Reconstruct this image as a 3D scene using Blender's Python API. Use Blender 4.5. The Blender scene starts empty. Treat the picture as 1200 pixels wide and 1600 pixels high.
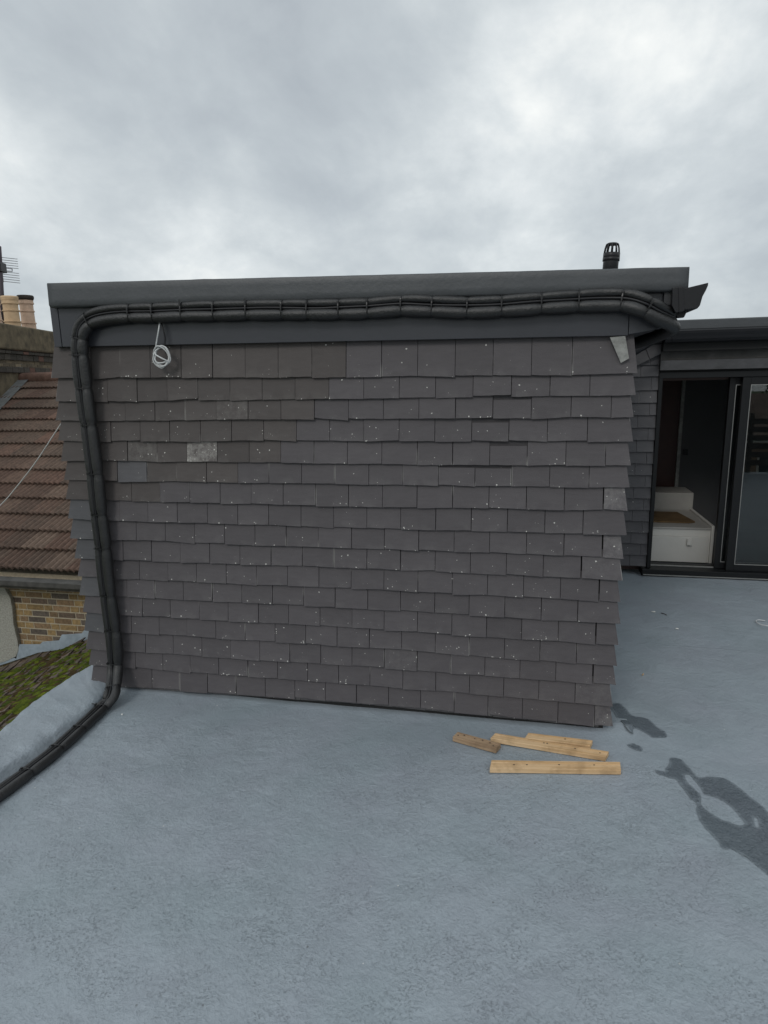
import bpy, bmesh, math, random
from mathutils import Vector, Matrix, noise as mnoise
R = math.radians
random.seed(7)
S = bpy.context.scene
COL = S.collection

# ------------------------------------------------------------------ camera
CAM = Vector((2.1519, -2.953, 1.659)); TILT, ROLL, YAW, FPX = .2066, -.0218, -.2153, 1000.0
def cam_axes():
    cy, sy = math.cos(YAW), math.sin(YAW)
    fwd = Vector((sy, cy, 0)); right = Vector((cy, -sy, 0)); up = Vector((0, 0, 1))
    f2 = fwd*math.cos(TILT) - up*math.sin(TILT); u2 = up*math.cos(TILT) + fwd*math.sin(TILT)
    return right*math.cos(ROLL) + u2*math.sin(ROLL), -right*math.sin(ROLL) + u2*math.cos(ROLL), f2
CR, CU, CF = cam_axes()
cd = bpy.data.cameras.new('camera'); cam = bpy.data.objects.new('camera', cd); COL.objects.link(cam)
cam.matrix_world = Matrix(((CR.x, CU.x, -CF.x, CAM.x), (CR.y, CU.y, -CF.y, CAM.y), (CR.z, CU.z, -CF.z, CAM.z), (0, 0, 0, 1)))
cd.sensor_fit = 'VERTICAL'; cd.sensor_height = 36; cd.sensor_width = 27; cd.lens = 36*FPX/1600
cd.clip_start = .05; cd.clip_end = 3000
S.camera = cam
def ray(x, y): return CF + CR*((x-600)/FPX) - CU*((y-800)/FPX)
def aty(x, y, Y): d = ray(x, y); return CAM + d*((Y-CAM.y)/d.y)       # survey: photo point on the plane y = Y
def atz(x, y, Z): d = ray(x, y); return CAM + d*((Z-CAM.z)/d.z)
def atp(x, y, P, n): d = ray(x, y); n = Vector(n); return CAM + d*((Vector(P)-CAM).dot(n)/d.dot(n))

# ------------------------------------------------------------------ light
SUN_EL, SUN_AZ = R(37), R(-163)          # azimuth from +y towards +x: behind and a little left of the camera
W = bpy.data.worlds.new('World'); S.world = W; W.use_nodes = True
nt = W.node_tree; N = nt.nodes; L = nt.links; N.clear()
def nd(tree, t, **k):
    n = tree.nodes.new(t)
    for a, b in k.items(): setattr(n, a, b)
    return n
def mth(tree, op, a, b=None, c=None, clamp=False):
    n = tree.nodes.new('ShaderNodeMath'); n.operation = op; n.use_clamp = clamp
    for i, v in enumerate((a, b, c)):
        if v is None: continue
        if isinstance(v, (int, float)): n.inputs[i].default_value = v
        else: tree.links.new(v, n.inputs[i])
    return n.outputs[0]
def ramp(tree, fac, pts, interp='LINEAR'):
    n = tree.nodes.new('ShaderNodeValToRGB'); n.color_ramp.interpolation = interp
    e = n.color_ramp.elements
    while len(e) < len(pts): e.new(.5)
    for q, (p, c) in zip(e, pts):
        q.position = p; q.color = (c, c, c, 1) if isinstance(c, (int, float)) else (*c, 1)
    tree.links.new(fac, n.inputs[0]); return n.outputs[0]
def noise(tree, vec, scale, detail=4, rough=.55, dist=0.0, dim='3D'):
    n = tree.nodes.new('ShaderNodeTexNoise'); n.noise_dimensions = dim
    n.inputs['Scale'].default_value = scale; n.inputs['Detail'].default_value = detail
    n.inputs['Roughness'].default_value = rough; n.inputs['Distortion'].default_value = dist
    if vec is not None: tree.links.new(vec, n.inputs['Vector'])
    return n.outputs['Fac']
def mixc(tree, fac, a, b, mode='MIX'):
    n = tree.nodes.new('ShaderNodeMix'); n.data_type = 'RGBA'; n.blend_type = mode
    for s, v in ((n.inputs[0], fac), (n.inputs[6], a), (n.inputs[7], b)):
        if isinstance(v, (int, float)): s.default_value = v
        elif isinstance(v, tuple): s.default_value = (*v, 1)
        else: tree.links.new(v, s)
    return n.outputs[2]

sky = nd(nt, 'ShaderNodeTexSky', sky_type='NISHITA', sun_disc=False, sun_elevation=SUN_EL, sun_rotation=SUN_AZ)
tc = nd(nt, 'ShaderNodeTexCoord')
sep = nd(nt, 'ShaderNodeSeparateXYZ'); L.new(tc.outputs['Generated'], sep.inputs[0])
zz = mth(nt, 'MAXIMUM', sep.outputs[2], 0.0)
den = mth(nt, 'ADD', zz, .42)
cmb = nd(nt, 'ShaderNodeCombineXYZ')
L.new(mth(nt, 'DIVIDE', sep.outputs[0], den), cmb.inputs[0]); L.new(mth(nt, 'DIVIDE', sep.outputs[1], den), cmb.inputs[1])
mp = nd(nt, 'ShaderNodeMapping'); mp.inputs['Location'].default_value = (3.7, 1.2, 0); mp.inputs['Scale'].default_value = (1, .8, 1)
L.new(cmb.outputs[0], mp.inputs[0])
n1 = noise(nt, mp.outputs[0], 1.25, 10, .55, .2)
n2 = noise(nt, mp.outputs[0], 3.6, 9, .58, .2)
n3 = noise(nt, mp.outputs[0], .8, 3, .5)
cl = mth(nt, 'ADD', mth(nt, 'MULTIPLY', n1, .56), mth(nt, 'ADD', mth(nt, 'MULTIPLY', n2, .28), mth(nt, 'MULTIPLY', n3, .16)))
cc = ramp(nt, cl, [(.375, (.45, .495, .535)), (.44, (.53, .58, .615)), (.50, (.64, .69, .715)), (.548, (.77, .815, .83)), (.61, (1.0, 1.02, 1.0))])
# the overcast dome is brightest overhead (CIE overcast sky); the part in view stays even
zen = ramp(nt, zz, [(.0, 1.0), (.70, 1.0), (1.0, 1.75)])
cl2 = mixc(nt, 1.0, cc, zen, 'MULTIPLY')
cl3 = mixc(nt, 1.0, cl2, (10.0, 10.0, 10.0), 'MULTIPLY')
bg = nd(nt, 'ShaderNodeBackground'); bg.inputs[1].default_value = .1
L.new(mixc(nt, .95, sky.outputs[0], cl3), bg.inputs[0])
wo = nd(nt, 'ShaderNodeOutputWorld'); L.new(bg.outputs[0], wo.inputs[0])
sd = bpy.data.lights.new('sun', 'SUN'); sd.energy = .75; sd.angle = R(16); sd.color = (1, .97, .92)
sun = bpy.data.objects.new('sun', sd); COL.objects.link(sun)
sv = Vector((math.sin(SUN_AZ)*math.cos(SUN_EL), math.cos(SUN_AZ)*math.cos(SUN_EL), math.sin(SUN_EL)))
sun.rotation_euler = sv.to_track_quat('Z', 'Y').to_euler()
S.view_settings.view_transform = 'Standard'; S.view_settings.look = 'None'
S.view_settings.exposure = 0; S.view_settings.gamma = 1; S.view_settings.use_curve_mapping = False

# ------------------------------------------------------------------ materials
def mat(name, color, rough=.6, var=.12, vscale=6., bump=.0, bscale=60., spec=.5, metal=0., coords='Object', attr=None, detail=5):
    m = bpy.data.materials.new(name); m.use_nodes = True
    t = m.node_tree; b = t.nodes['Principled BSDF']
    tc = nd(t, 'ShaderNodeTexCoord'); v = tc.outputs[coords]
    f = noise(t, v, vscale, detail, .6)
    base = color
    if attr:
        a = nd(t, 'ShaderNodeAttribute', attribute_name=attr); base = a.outputs['Color']
    k = ramp(t, f, [(.3, 1-var), (.7, 1+var)])
    c = mixc(t, 1.0, base, k, 'MULTIPLY')
    t.links.new(c, b.inputs['Base Color'])
    b.inputs['Roughness'].default_value = rough; b.inputs['Specular IOR Level'].default_value = spec; b.inputs['Metallic'].default_value = metal
    if bump:
        h = noise(t, v, bscale, 4, .6)
        bn = nd(t, 'ShaderNodeBump'); bn.inputs['Strength'].default_value = bump; bn.inputs['Distance'].default_value = .01
        t.links.new(h, bn.inputs['Height']); t.links.new(bn.outputs[0], b.inputs['Normal'])
    return m

def mat_tile(name, speck=1.0):
    m = bpy.data.materials.new(name); m.use_nodes = True
    t = m.node_tree; b = t.nodes['Principled BSDF']
    tc = nd(t, 'ShaderNodeTexCoord'); v = tc.outputs['Object']
    a = nd(t, 'ShaderNodeAttribute', attribute_name='Col')          # colour of this tile
    uv = nd(t, 'ShaderNodeUVMap'); s = nd(t, 'ShaderNodeSeparateXYZ'); t.links.new(uv.outputs[0], s.inputs[0])
    mpn = nd(t, 'ShaderNodeMapping'); mpn.inputs['Scale'].default_value = (14, 14, 60); t.links.new(v, mpn.inputs[0])
    gr = noise(t, mpn.outputs[0], 1, 5, .65)                         # fine horizontal grain
    bl = noise(t, v, 9, 4, .6)
    k = mth(t, 'ADD', ramp(t, gr, [(.3, .93), (.7, 1.06)]), ramp(t, bl, [(.3, -.035), (.7, .04)]))
    base = mixc(t, 1.0, a.outputs['Color'], k, 'MULTIPLY')
    # lime specks, thick along the lower edge, sparse elsewhere; scuffed tiles (attribute alpha) carry many
    vo = nd(t, 'ShaderNodeTexVoronoi', voronoi_dimensions='3D'); vo.inputs['Scale'].default_value = 95; vo.inputs['Randomness'].default_value = 1
    ds = nd(t, 'ShaderNodeVectorMath', operation='ADD')
    wn = nd(t, 'ShaderNodeTexNoise'); wn.inputs['Scale'].default_value = 140; t.links.new(v, wn.inputs['Vector'])
    sc = nd(t, 'ShaderNodeVectorMath', operation='SCALE'); sc.inputs['Scale'].default_value = .008; t.links.new(wn.outputs['Color'], sc.inputs[0])
    t.links.new(v, ds.inputs[0]); t.links.new(sc.outputs[0], ds.inputs[1]); t.links.new(ds.outputs[0], vo.inputs['Vector'])
    sepc = nd(t, 'ShaderNodeSeparateColor'); t.links.new(vo.outputs['Color'], sepc.inputs[0])
    low = ramp(t, s.outputs[1], [(0, 1.0), (.12, .8), (.26, .3), (.5, .10), (1, .06)])
    clu = ramp(t, noise(t, v, 13, 2, .5), [(.47, 0), (.60, 1)])
    scuff = a.outputs['Alpha']
    dens = mth(t, 'MULTIPLY', mth(t, 'ADD', mth(t, 'MULTIPLY', mth(t, 'MULTIPLY', low, clu), .62*speck), mth(t, 'MULTIPLY', scuff, .5)), 1.0)
    on = mth(t, 'LESS_THAN', sepc.outputs[0], dens)
    size = mth(t, 'MULTIPLY_ADD', mth(t, 'POWER', sepc.outputs[1], 2.0), .30, .07)
    dot = ramp(t, mth(t, 'SUBTRACT', size, vo.outputs['Distance']), [(.0, 0), (.10, 1)])
    dust = mth(t, 'MULTIPLY', mth(t, 'MULTIPLY', low, clu), .03)
    sc2 = mth(t, 'MULTIPLY', scuff, ramp(t, noise(t, v, 26, 8, .8), [(.40, 0), (.66, .6)]))
    edge = ramp(t, mth(t, 'ABSOLUTE', mth(t, 'SUBTRACT', s.outputs[0], .5)), [(.478, 0), (.493, 1)])
    en = ramp(t, noise(t, v, 4.5, 2, .5), [(.58, 0), (.68, .3)])
    fac = mth(t, 'MAXIMUM', mth(t, 'MAXIMUM', mth(t, 'MULTIPLY', mth(t, 'MULTIPLY', on, dot), .95), dust), mth(t, 'MAXIMUM', sc2, mth(t, 'MULTIPLY', edge, en)))
    c = mixc(t, fac, base, (.60, .59, .55))
    t.links.new(c, b.inputs['Base Color']); b.inputs['Roughness'].default_value = .62; b.inputs['Specular IOR Level'].default_value = .35
    hb = mth(t, 'ADD', mth(t, 'MULTIPLY', gr, .6), noise(t, v, 220, 3, .6))
    bn = nd(t, 'ShaderNodeBump'); bn.inputs['Strength'].default_value = .30; bn.inputs['Distance'].default_value = .004
    t.links.new(hb, bn.inputs['Height']); t.links.new(bn.outputs[0], b.inputs['Normal'])
    return m

def mat_grp(name, base=(.250, .284, .315), bumpk=1.0, wet=False):
    """grey resin-coated glass-fibre mat: blotches, fibre wrinkles, small dirt"""
    m = bpy.data.materials.new(name); m.use_nodes = True
    t = m.node_tree; b = t.nodes['Principled BSDF']
    tc = nd(t, 'ShaderNodeTexCoord'); v = tc.outputs['Object']
    big = noise(t, v, 1.3, 5, .6, .3); mid = noise(t, v, 7, 6, .65, .4); fine = noise(t, v, 70, 4, .62, .5)
    rg = nd(t, 'ShaderNodeTexNoise'); rg.noise_type = 'RIDGED_MULTIFRACTAL'; rg.inputs['Scale'].default_value = 34; rg.inputs['Detail'].default_value = 3
    rg.inputs['Roughness'].default_value = .55; rg.inputs['Distortion'].default_value = .7; t.links.new(v, rg.inputs['Vector'])
    msk = ramp(t, noise(t, v, 4.2, 4, .65), [(.46, 0), (.63, 1)])
    wr = ramp(t, rg.outputs['Fac'], [(.35, 0), (.95, 1)])
    sx = nd(t, 'ShaderNodeSeparateXYZ'); t.links.new(v, sx.inputs[0])
    # a smoother, glossier flood coat along the wall, and lap edges of the glass-fibre mat every half metre or so
    flood = ramp(t, mth(t, 'ADD', sx.outputs[1], mth(t, 'MULTIPLY', mid, .22)), [(-.0, 0), (.12, 1)]) if False else ramp(t, mth(t, 'ADD', mth(t, 'ADD', sx.outputs[1], mth(t, 'MULTIPLY', mid, .22)), .30), [(.10, 0), (.24, 1)])
    lapy = mth(t, 'ADD', mth(t, 'ADD', sx.outputs[1], mth(t, 'MULTIPLY', sx.outputs[0], .07)), mth(t, 'MULTIPLY', mth(t, 'ADD', mid, mth(t, 'MULTIPLY', fine, .25)), .10))
    lapd = mth(t, 'ABSOLUTE', mth(t, 'SUBTRACT', mth(t, 'FRACT', mth(t, 'MULTIPLY', lapy, 1.07)), .5))
    lap = mth(t, 'MULTIPLY', ramp(t, lapd, [(.0, 1), (.012, 0)]), ramp(t, noise(t, v, 2.1, 2, .5), [(.47, 0), (.6, 1)]))
    calm = mth(t, 'SUBTRACT', 1.0, mth(t, 'MULTIPLY', flood, .75))
    k = mth(t, 'ADD', ramp(t, big, [(.3, .90), (.7, 1.09)]), ramp(t, mid, [(.3, -.09), (.7, .08)]))
    k = mth(t, 'ADD', k, mth(t, 'MULTIPLY', calm, ramp(t, fine, [(.3, -.15), (.7, .15)])))
    wm = mth(t, 'MULTIPLY', mth(t, 'MULTIPLY', wr, msk), calm)
    wm2 = mth(t, 'MULTIPLY', mth(t, 'MULTIPLY', ramp(t, noise(t, v, 135, 4, .68, .35), [(.34, 1), (.45, 0)]), ramp(t, noise(t, v, 5.5, 5, .7), [(.44, .12), (.60, 1)])), calm)
    k = mth(t, 'SUBTRACT', k, mth(t, 'MULTIPLY', wm2, .20))
    rip = noise(t, v, 24, 6, .72, .2); ripm = mth(t, 'MULTIPLY', calm, ramp(t, noise(t, v, 2.6, 4, .62), [(.40, .15), (.62, 1)]))
    k = mth(t, 'ADD', k, mth(t, 'MULTIPLY', ripm, ramp(t, rip, [(.3, -.11), (.7, .09)])))
    k = mth(t, 'SUBTRACT', k, mth(t, 'MULTIPLY', lap, .03))
    c = mixc(t, 1.0, base, k, 'MULTIPLY')
    pur = ramp(t, noise(t, v, 3.4, 3, .55), [(.45, 0), (.68, 1)])
    c = mixc(t, mth(t, 'MULTIPLY', pur, .30), c, (base[0]*1.04, base[1]*.97, base[2]*1.02))
    gre = ramp(t, noise(t, v, 1.9, 3, .5), [(.45, 0), (.7, 1)])
    c = mixc(t, mth(t, 'MULTIPLY', gre, .28), c, (base[0]*.86, base[1]*.99, base[2]*.95))
    # dark specks of grit
    vo = nd(t, 'ShaderNodeTexVoronoi'); vo.inputs['Scale'].default_value = 22; t.links.new(v, vo.inputs['Vector'])
    sp = nd(t, 'ShaderNodeSeparateColor'); t.links.new(vo.outputs['Color'], sp.inputs[0])
    g = mth(t, 'MULTIPLY', mth(t, 'LESS_THAN', sp.outputs[0], .06), mth(t, 'LESS_THAN', vo.outputs['Distance'], .085))
    c = mixc(t, mth(t, 'MULTIPLY', g, .55), c, (.09, .09, .085))
    g2 = mth(t, 'MULTIPLY', mth(t, 'GREATER_THAN', sp.outputs[0], .965), mth(t, 'LESS_THAN', vo.outputs['Distance'], .07))
    c = mixc(t, mth(t, 'MULTIPLY', g2, .7), c, (.62, .62, .60))
    t.links.new(c, b.inputs['Base Color'])
    b.inputs['Roughness'].default_value = .48; b.inputs['Specular IOR Level'].default_value = .42
    rough = ramp(t, mid, [(.3, .38), (.7, .56)])
    if wet:
        wa = nd(t, 'ShaderNodeAttribute', attribute_name='Wet'); wf = wa.outputs['Fac']
        c = mixc(t, wf, c, mixc(t, 1.0, c, (.40, .415, .43), 'MULTIPLY')); t.links.new(c, b.inputs['Base Color'])
        rough = mixc(t, wf, rough, (.24, .24, .24))
    t.links.new(rough, b.inputs['Roughness'])
    h = mth(t, 'ADD', mth(t, 'ADD', mth(t, 'MULTIPLY', mid, 1.6), mth(t, 'MULTIPLY', mth(t, 'MULTIPLY', rip, ripm), 1.5)), mth(t, 'ADD', mth(t, 'MULTIPLY', mth(t, 'MULTIPLY', fine, calm), .7), mth(t, 'ADD', mth(t, 'MULTIPLY', wm2, -.35), mth(t, 'MULTIPLY', lap, .2))))
    bn = nd(t, 'ShaderNodeBump'); bn.inputs['Strength'].default_value = .7*bumpk; bn.inputs['Distance'].default_value = .010
    t.links.new(h, bn.inputs['Height']); t.links.new(bn.outputs[0], b.inputs['Normal'])
    return m

def mat_wood(name, c1, c2, axis_scale=(3, 70, 70)):
    m = bpy.data.materials.new(name); m.use_nodes = True
    t = m.node_tree; b = t.nodes['Principled BSDF']
    tc = nd(t, 'ShaderNodeTexCoord'); mpn = nd(t, 'ShaderNodeMapping'); mpn.inputs['Scale'].default_value = axis_scale
    t.links.new(tc.outputs['Object'], mpn.inputs[0])
    g = noise(t, mpn.outputs[0], 1, 6, .6, .5)
    c = mixc(t, ramp(t, g, [(.35, 0), (.65, 1)]), c1, c2)
    st = ramp(t, noise(t, tc.outputs['Object'], 14, 4, .6), [(.48, 0), (.72, .65)])
    c = mixc(t, st, c, tuple(x*.62 for x in c2))
    t.links.new(c, b.inputs['Base Color']); b.inputs['Roughness'].default_value = .75; b.inputs['Specular IOR Level'].default_value = .25
    bn = nd(t, 'ShaderNodeBump'); bn.inputs['Strength'].default_value = .3; bn.inputs['Distance'].default_value = .003
    t.links.new(g, bn.inputs['Height']); t.links.new(bn.outputs[0], b.inputs['Normal'])
    return m

M = {}
M['tile'] = mat_tile('hung_tile'); M['tile_far'] = mat_tile('hung_tile_far', .5)
M['grp'] = mat_grp('grey_resin')
M['capgrp'] = mat('dark_resin', (.058, .062, .067), .45, .10, 5, .16, 40)
M['fascia'] = mat('anthracite_board', (.038, .040, .048), .34, .06, 3, .03, 40)
M['black'] = mat('black_plastic', (.013, .013, .015), .42, .15, 8, .05, 60, spec=.35)
M['foam'] = mat('black_foam', (.013, .013, .0135), .46, .25, 14, .3, 90, spec=.6)
M['tie'] = mat('tie_plastic', (.010, .010, .011), .35, .05)
M['void'] = mat('near_black_fill', (.012, .012, .012), .8, .1)
M['soffit'] = mat('soffit_board', (.03, .031, .034), .5, .08)
M['whitecable'] = mat('white_cable', (.55, .56, .56), .4, .08, 30)
M['lead'] = mat('weathered_lead', (.25, .25, .235), .6, .3, 30, .3, 80)
M['oldlead'] = mat('dull_lead', (.17, .175, .175), .6, .3, 10, .3, 40)
M['flash'] = mat('blue_grey_flashing', (.30, .35, .40), .55, .2, 12, .4, 40)
M['brick'] = mat('stock_brick', None, .9, .35, 28, .6, 90, attr='Col')
M['mortar'] = mat('mortar', (.44, .38, .28), .95, .2, 25, .5, 90)
M['render'] = mat('pebbledash', (.36, .35, .31), .95, .35, 60, 1.0, 110)
M['rooftile'] = mat('concrete_roof_tile', None, .9, .32, 22, .5, 70, attr='Col')
M['ridge'] = mat('ridge_tile', (.15, .085, .062), .9, .35, 12, .5, 60)
M['gutterold'] = mat('weathered_gutter', (.055, .052, .047), .7, .5, 9, .3, 40)
M['mortarold'] = mat('old_bedding', (.28, .24, .19), .95, .4, 16, .5, 60)
M['stackconc'] = mat('lichened_concrete', (.115, .092, .058), .95, .5, 6, .6, 40)
M['stackdark'] = mat('sooty_brick', (.045, .036, .028), .95, .5, 12, .6, 50)
M['pot'] = mat('buff_clay', (.56, .40, .25), .8, .14, 8, .15, 50)
M['potpink'] = mat('pink_clay', (.56, .40, .30), .8, .14, 8, .15, 50)
M['soot'] = mat('sooty_rim', (.035, .028, .024), .9, .3)
M['metal'] = mat('galvanised', (.42, .42, .45), .4, .1, metal=.7)
M['mast'] = mat('mast_steel', (.055, .045, .055), .5, .1, metal=.3)
M['slate'] = mat('old_slate', None, .9, .35, 18, .5, 50, attr='Col')
M['moss'] = mat('moss', None, .95, .3, 60, .8, 220, attr='Col', spec=.1)
M['white'] = mat('white_board', (.54, .53, .50), .5, .05, 4)
M['worktop'] = mat('shaded_worktop', (.34, .33, .31), .5, .08, 5)  # shade from the eaves is put into the grey of the cabinet top
M['brownboard'] = mat_wood('brown_board', (.17, .11, .055), (.11, .07, .035), (4, 30, 30))
M['roomwall'] = mat('room_wall', (.075, .076, .08), .8, .05)  # dark paint stands in for the low light in the room
M['reddoor'] = mat('red_brown_door', (.05, .017, .013), .5, .2)
M['roomdark'] = mat('room_dimmed', (.05, .022, .017), .5, .2)  # walls and ceiling, darkened in colour so the room looks unlit
M['doorframe'] = mat('black_aluminium', (.007, .0078, .009), .45, .06, spec=.3)
M['alu'] = mat('sill_trim', (.30, .30, .29), .4, .15, 30, metal=.5)
M['wetlead'] = mat('greyboard', (.062, .062, .066), .6, .3, 7, .2, 40)
M['browngrey'] = mat('weathered_batten_board', (.058, .055, .052), .75, .35, 8, .3, 40)
M['wood1'] = mat_wood('fresh_pine', (.70, .50, .30), (.54, .34, .17), (2.2, 75, 75))
M['wood2'] = mat_wood('weathered_pine', (.44, .31, .20), (.27, .18, .11), (2.5, 95, 95))
M['paper'] = mat('paper', (.7, .7, .66), .8, .05)
M['grass'] = mat('garden_green', (.06, .085, .035), .95, .4, .8)
M['leaf'] = mat('leaf', None, .7, .2, 5, attr='Col')
M['bark'] = mat('bark', (.07, .05, .035), .9, .3, 12)

M['puddle'] = mat_grp('wet_resin', wet=True)
def mat_glass():
    m = bpy.data.materials.new('door_glass'); m.use_nodes = True; b = m.node_tree.nodes['Principled BSDF']
    t = m.node_tree
    b.inputs['Base Color'].default_value = (.42, .46, .46, 1); b.inputs['Transmission Weight'].default_value = 1; b.inputs['Roughness'].default_value = 0
    b.inputs['IOR'].default_value = 1.65
    return m
M['glass'] = mat_glass()

# ------------------------------------------------------------------ mesh helpers
WORLD = {}
class MB:
    def __init__(s): s.v = []; s.f = []; s.mi = []; s.col = []; s.uv = []; s.sm = []; s.mats = []
    def m(s, name):
        if name not in s.mats: s.mats.append(name)
        return s.mats.index(name)
    def face(s, idx, mi=0, col=(1, 1, 1, 0), uv=None, smooth=False):
        s.f.append(tuple(idx)); s.mi.append(mi); s.col.append(col); s.uv.append(uv); s.sm.append(smooth)
    def poly(s, pts, mi=0, col=(1, 1, 1, 0), uv=None):
        i = len(s.v); s.v += [Vector(p) for p in pts]; s.face(range(i, i+len(pts)), mi, col, uv)
    def hexa(s, p, mi=0, col=(1, 1, 1, 0)):
        """8 points: bottom loop 0-3, top loop 4-7"""
        i = len(s.v); s.v += [Vector(q) for q in p]
        for f in ((3, 2, 1, 0), (4, 5, 6, 7), (0, 1, 5, 4), (1, 2, 6, 5), (2, 3, 7, 6), (3, 0, 4, 7)): s.face([i+a for a in f], mi, col)
    def box(s, a, b, mi=0, col=(1, 1, 1, 0)):
        (x0, y0, z0), (x1, y1, z1) = a, b
        s.hexa([(x0, y0, z0), (x1, y0, z0), (x1, y1, z0), (x0, y1, z0), (x0, y0, z1), (x1, y0, z1), (x1, y1, z1), (x0, y1, z1)], mi, col)
    def obox(s, c, ax, ay, az, mi=0, col=(1, 1, 1, 0)):
        c, ax, ay, az = map(Vector, (c, ax, ay, az))
        s.hexa([c-ax-ay-az, c+ax-ay-az, c+ax+ay-az, c-ax+ay-az, c-ax-ay+az, c+ax-ay+az, c+ax+ay+az, c-ax+ay+az], mi, col)
    def tube(s, pts, r, seg=10, mi=0, col=(1, 1, 1, 0), closed=False, caps=True):
        pts = [Vector(p) for p in pts]; n = len(pts); up = None; rings = []
        for i, p in enumerate(pts):
            a = pts[(i-1) % n] if (i or closed) else p; b = pts[(i+1) % n] if (i < n-1 or closed) else p
            t = (b-a).normalized()
            if up is None: up = t.orthogonal().normalized()
            up = (up - t*up.dot(t)).normalized(); sd = t.cross(up)
            rr = r(i) if callable(r) else r
            k = len(s.v); rings.append(k)
            for j in range(seg):
                an = 2*math.pi*j/seg; s.v.append(p + (up*math.cos(an)+sd*math.sin(an))*rr)
        for i in range(n if closed else n-1):
            A, B = rings[i], rings[(i+1) % n]
            for j in range(seg): s.face((A+j, A+(j+1) % seg, B+(j+1) % seg, B+j), mi, col, None, True)
        if caps and not closed:
            s.face([rings[0]+j for j in reversed(range(seg))], mi, col); s.face([rings[-1]+j for j in range(seg)], mi, col)
    def lathe(s, base, axis, prof, seg=20, mi=0, col=(1, 1, 1, 0), caps=True, sm=True):
        base = Vector(base); t = Vector(axis).normalized(); u = t.orthogonal().normalized(); w = t.cross(u); rings = []
        for r, h in prof:
            k = len(s.v); rings.append(k)
            for j in range(seg):
                an = 2*math.pi*j/seg; s.v.append(base + t*h + (u*math.cos(an)+w*math.sin(an))*r)
        for A, B in zip(rings, rings[1:]):
            for j in range(seg): s.face((A+j, A+(j+1) % seg, B+(j+1) % seg, B+j), mi, col, None, sm)
        if caps:
            s.face([rings[0]+j for j in reversed(range(seg))], mi, col); s.face([rings[-1]+j for j in range(seg)], mi, col)
    def prism(s, outline, d, mi=0, col=(1, 1, 1, 0)):
        i = len(s.v); n = len(outline); d = Vector(d)
        s.v += [Vector(p) for p in outline] + [Vector(p)+d for p in outline]
        s.face(list(reversed(range(i, i+n))), mi, col); s.face(range(i+n, i+2*n), mi, col)
        for j in range(n): s.face((i+j, i+(j+1) % n, i+n+(j+1) % n, i+n+j), mi, col)
    def build(s, name, material, parent=None, origin=None, bevel=0, autosmooth=False):
        me = bpy.data.meshes.new(name)
        o0 = Vector(origin) if origin is not None else Vector((0, 0, 0))
        me.from_pydata([v-o0 for v in s.v], [], s.f)
        names = s.mats or [material]
        for nme in names: me.materials.append(M[nme])
        me.polygons.foreach_set('material_index', s.mi); me.polygons.foreach_set('use_smooth', s.sm)
        ca = me.color_attributes.new('Col', 'FLOAT_COLOR', 'CORNER'); cv = []
        uvl = me.uv_layers.new(name='UVMap'); uvv = []
        for f, c, u in zip(s.f, s.col, s.uv):
            for j in range(len(f)):
                cv += list(c); uvv += list(u[j]) if u else [.5, .9]
        ca.data.foreach_set('color', cv); uvl.data.foreach_set('uv', uvv)
        bm = bmesh.new(); bm.from_mesh(me); bmesh.ops.recalc_face_normals(bm, faces=bm.faces); bm.to_mesh(me); bm.free()
        ob = bpy.data.objects.new(name, me); COL.objects.link(ob); ob.location = o0
        ob['_w'] = 0
        WORLD[ob.name] = o0
        if parent: ob.parent = parent; ob.location = o0 - WORLD[parent.name]
        del ob['_w']
        if bevel:
            bv = ob.modifiers.new('bevel', 'BEVEL'); bv.width = bevel; bv.segments = 2; bv.limit_method = 'ANGLE'; bv.angle_limit = R(40)
        return ob
def tag(o, label=None, cat=None, group=None, kind=None):
    for k, v in (('label', label), ('category', cat), ('group', group), ('kind', kind)):
        if v: o[k] = v
    return o
def empty(name, loc, label, cat, group=None):
    o = bpy.data.objects.new(name, None); COL.objects.link(o); o.location = loc; o.empty_display_size = .1
    WORLD[o.name] = Vector(loc)
    return tag(o, label, cat, group)
def catmull(pts, per=8):
    P = [Vector(p) for p in pts]; P = [P[0]*2-P[1]] + P + [P[-1]*2-P[-2]]; out = []
    for i in range(1, len(P)-2):
        a, b, c, d = P[i-1:i+3]
        for k in range(per):
            t = k/per; out.append(.5*((2*b)+(c-a)*t+(2*a-5*b+4*c-d)*t*t+(3*b-a-3*c+d)*t**3))
    out.append(P[-2]); return out
def lerp(a, b, t): return a+(b-a)*t
def interp(x, xs, ys):
    if x <= xs[1]: i = 0
    else: i = max(k for k in range(len(xs)-1) if xs[k] <= x or k == 0)
    return ys[i]+(ys[i+1]-ys[i])*(x-xs[i])/(xs[i+1]-xs[i])
def wob(x, y, z=0, s=1): return mnoise.noise(Vector((x*s, y*s, z*s)))

# ------------------------------------------------------------------ the setting
Z0 = -.034
def deck_z(x, y):
    z = Z0 + .004*wob(x, y, 0, 1.4) + .002*wob(x, y, 3, 5)
    if -.3 < x < 2.7 and y < .12: z += .022*max(0, 1-abs(y-.05)/.11)**1.5      # resin fillet turned up at the tiled wall
    return z
mb = MB(); xs = [-.25+i*.05 for i in range(0, 190)]; ys = [-4.6+j*.05 for j in range(0, 153)]
for y in ys:
    for x in xs: mb.v.append(Vector((x, y, deck_z(x, y))))
nx = len(xs)
for j in range(len(ys)-1):
    for i in range(nx-1): mb.face((j*nx+i, j*nx+i+1, (j+1)*nx+i+1, (j+1)*nx+i), smooth=True)
tag(mb.build('roof_deck', 'grp'), kind='structure')
mb = MB(); mb.box((-.25, -4.6, -6.2), (9.2, 2.9, -.09)); tag(mb.build('roof_base', 'render'), kind='structure')
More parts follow.
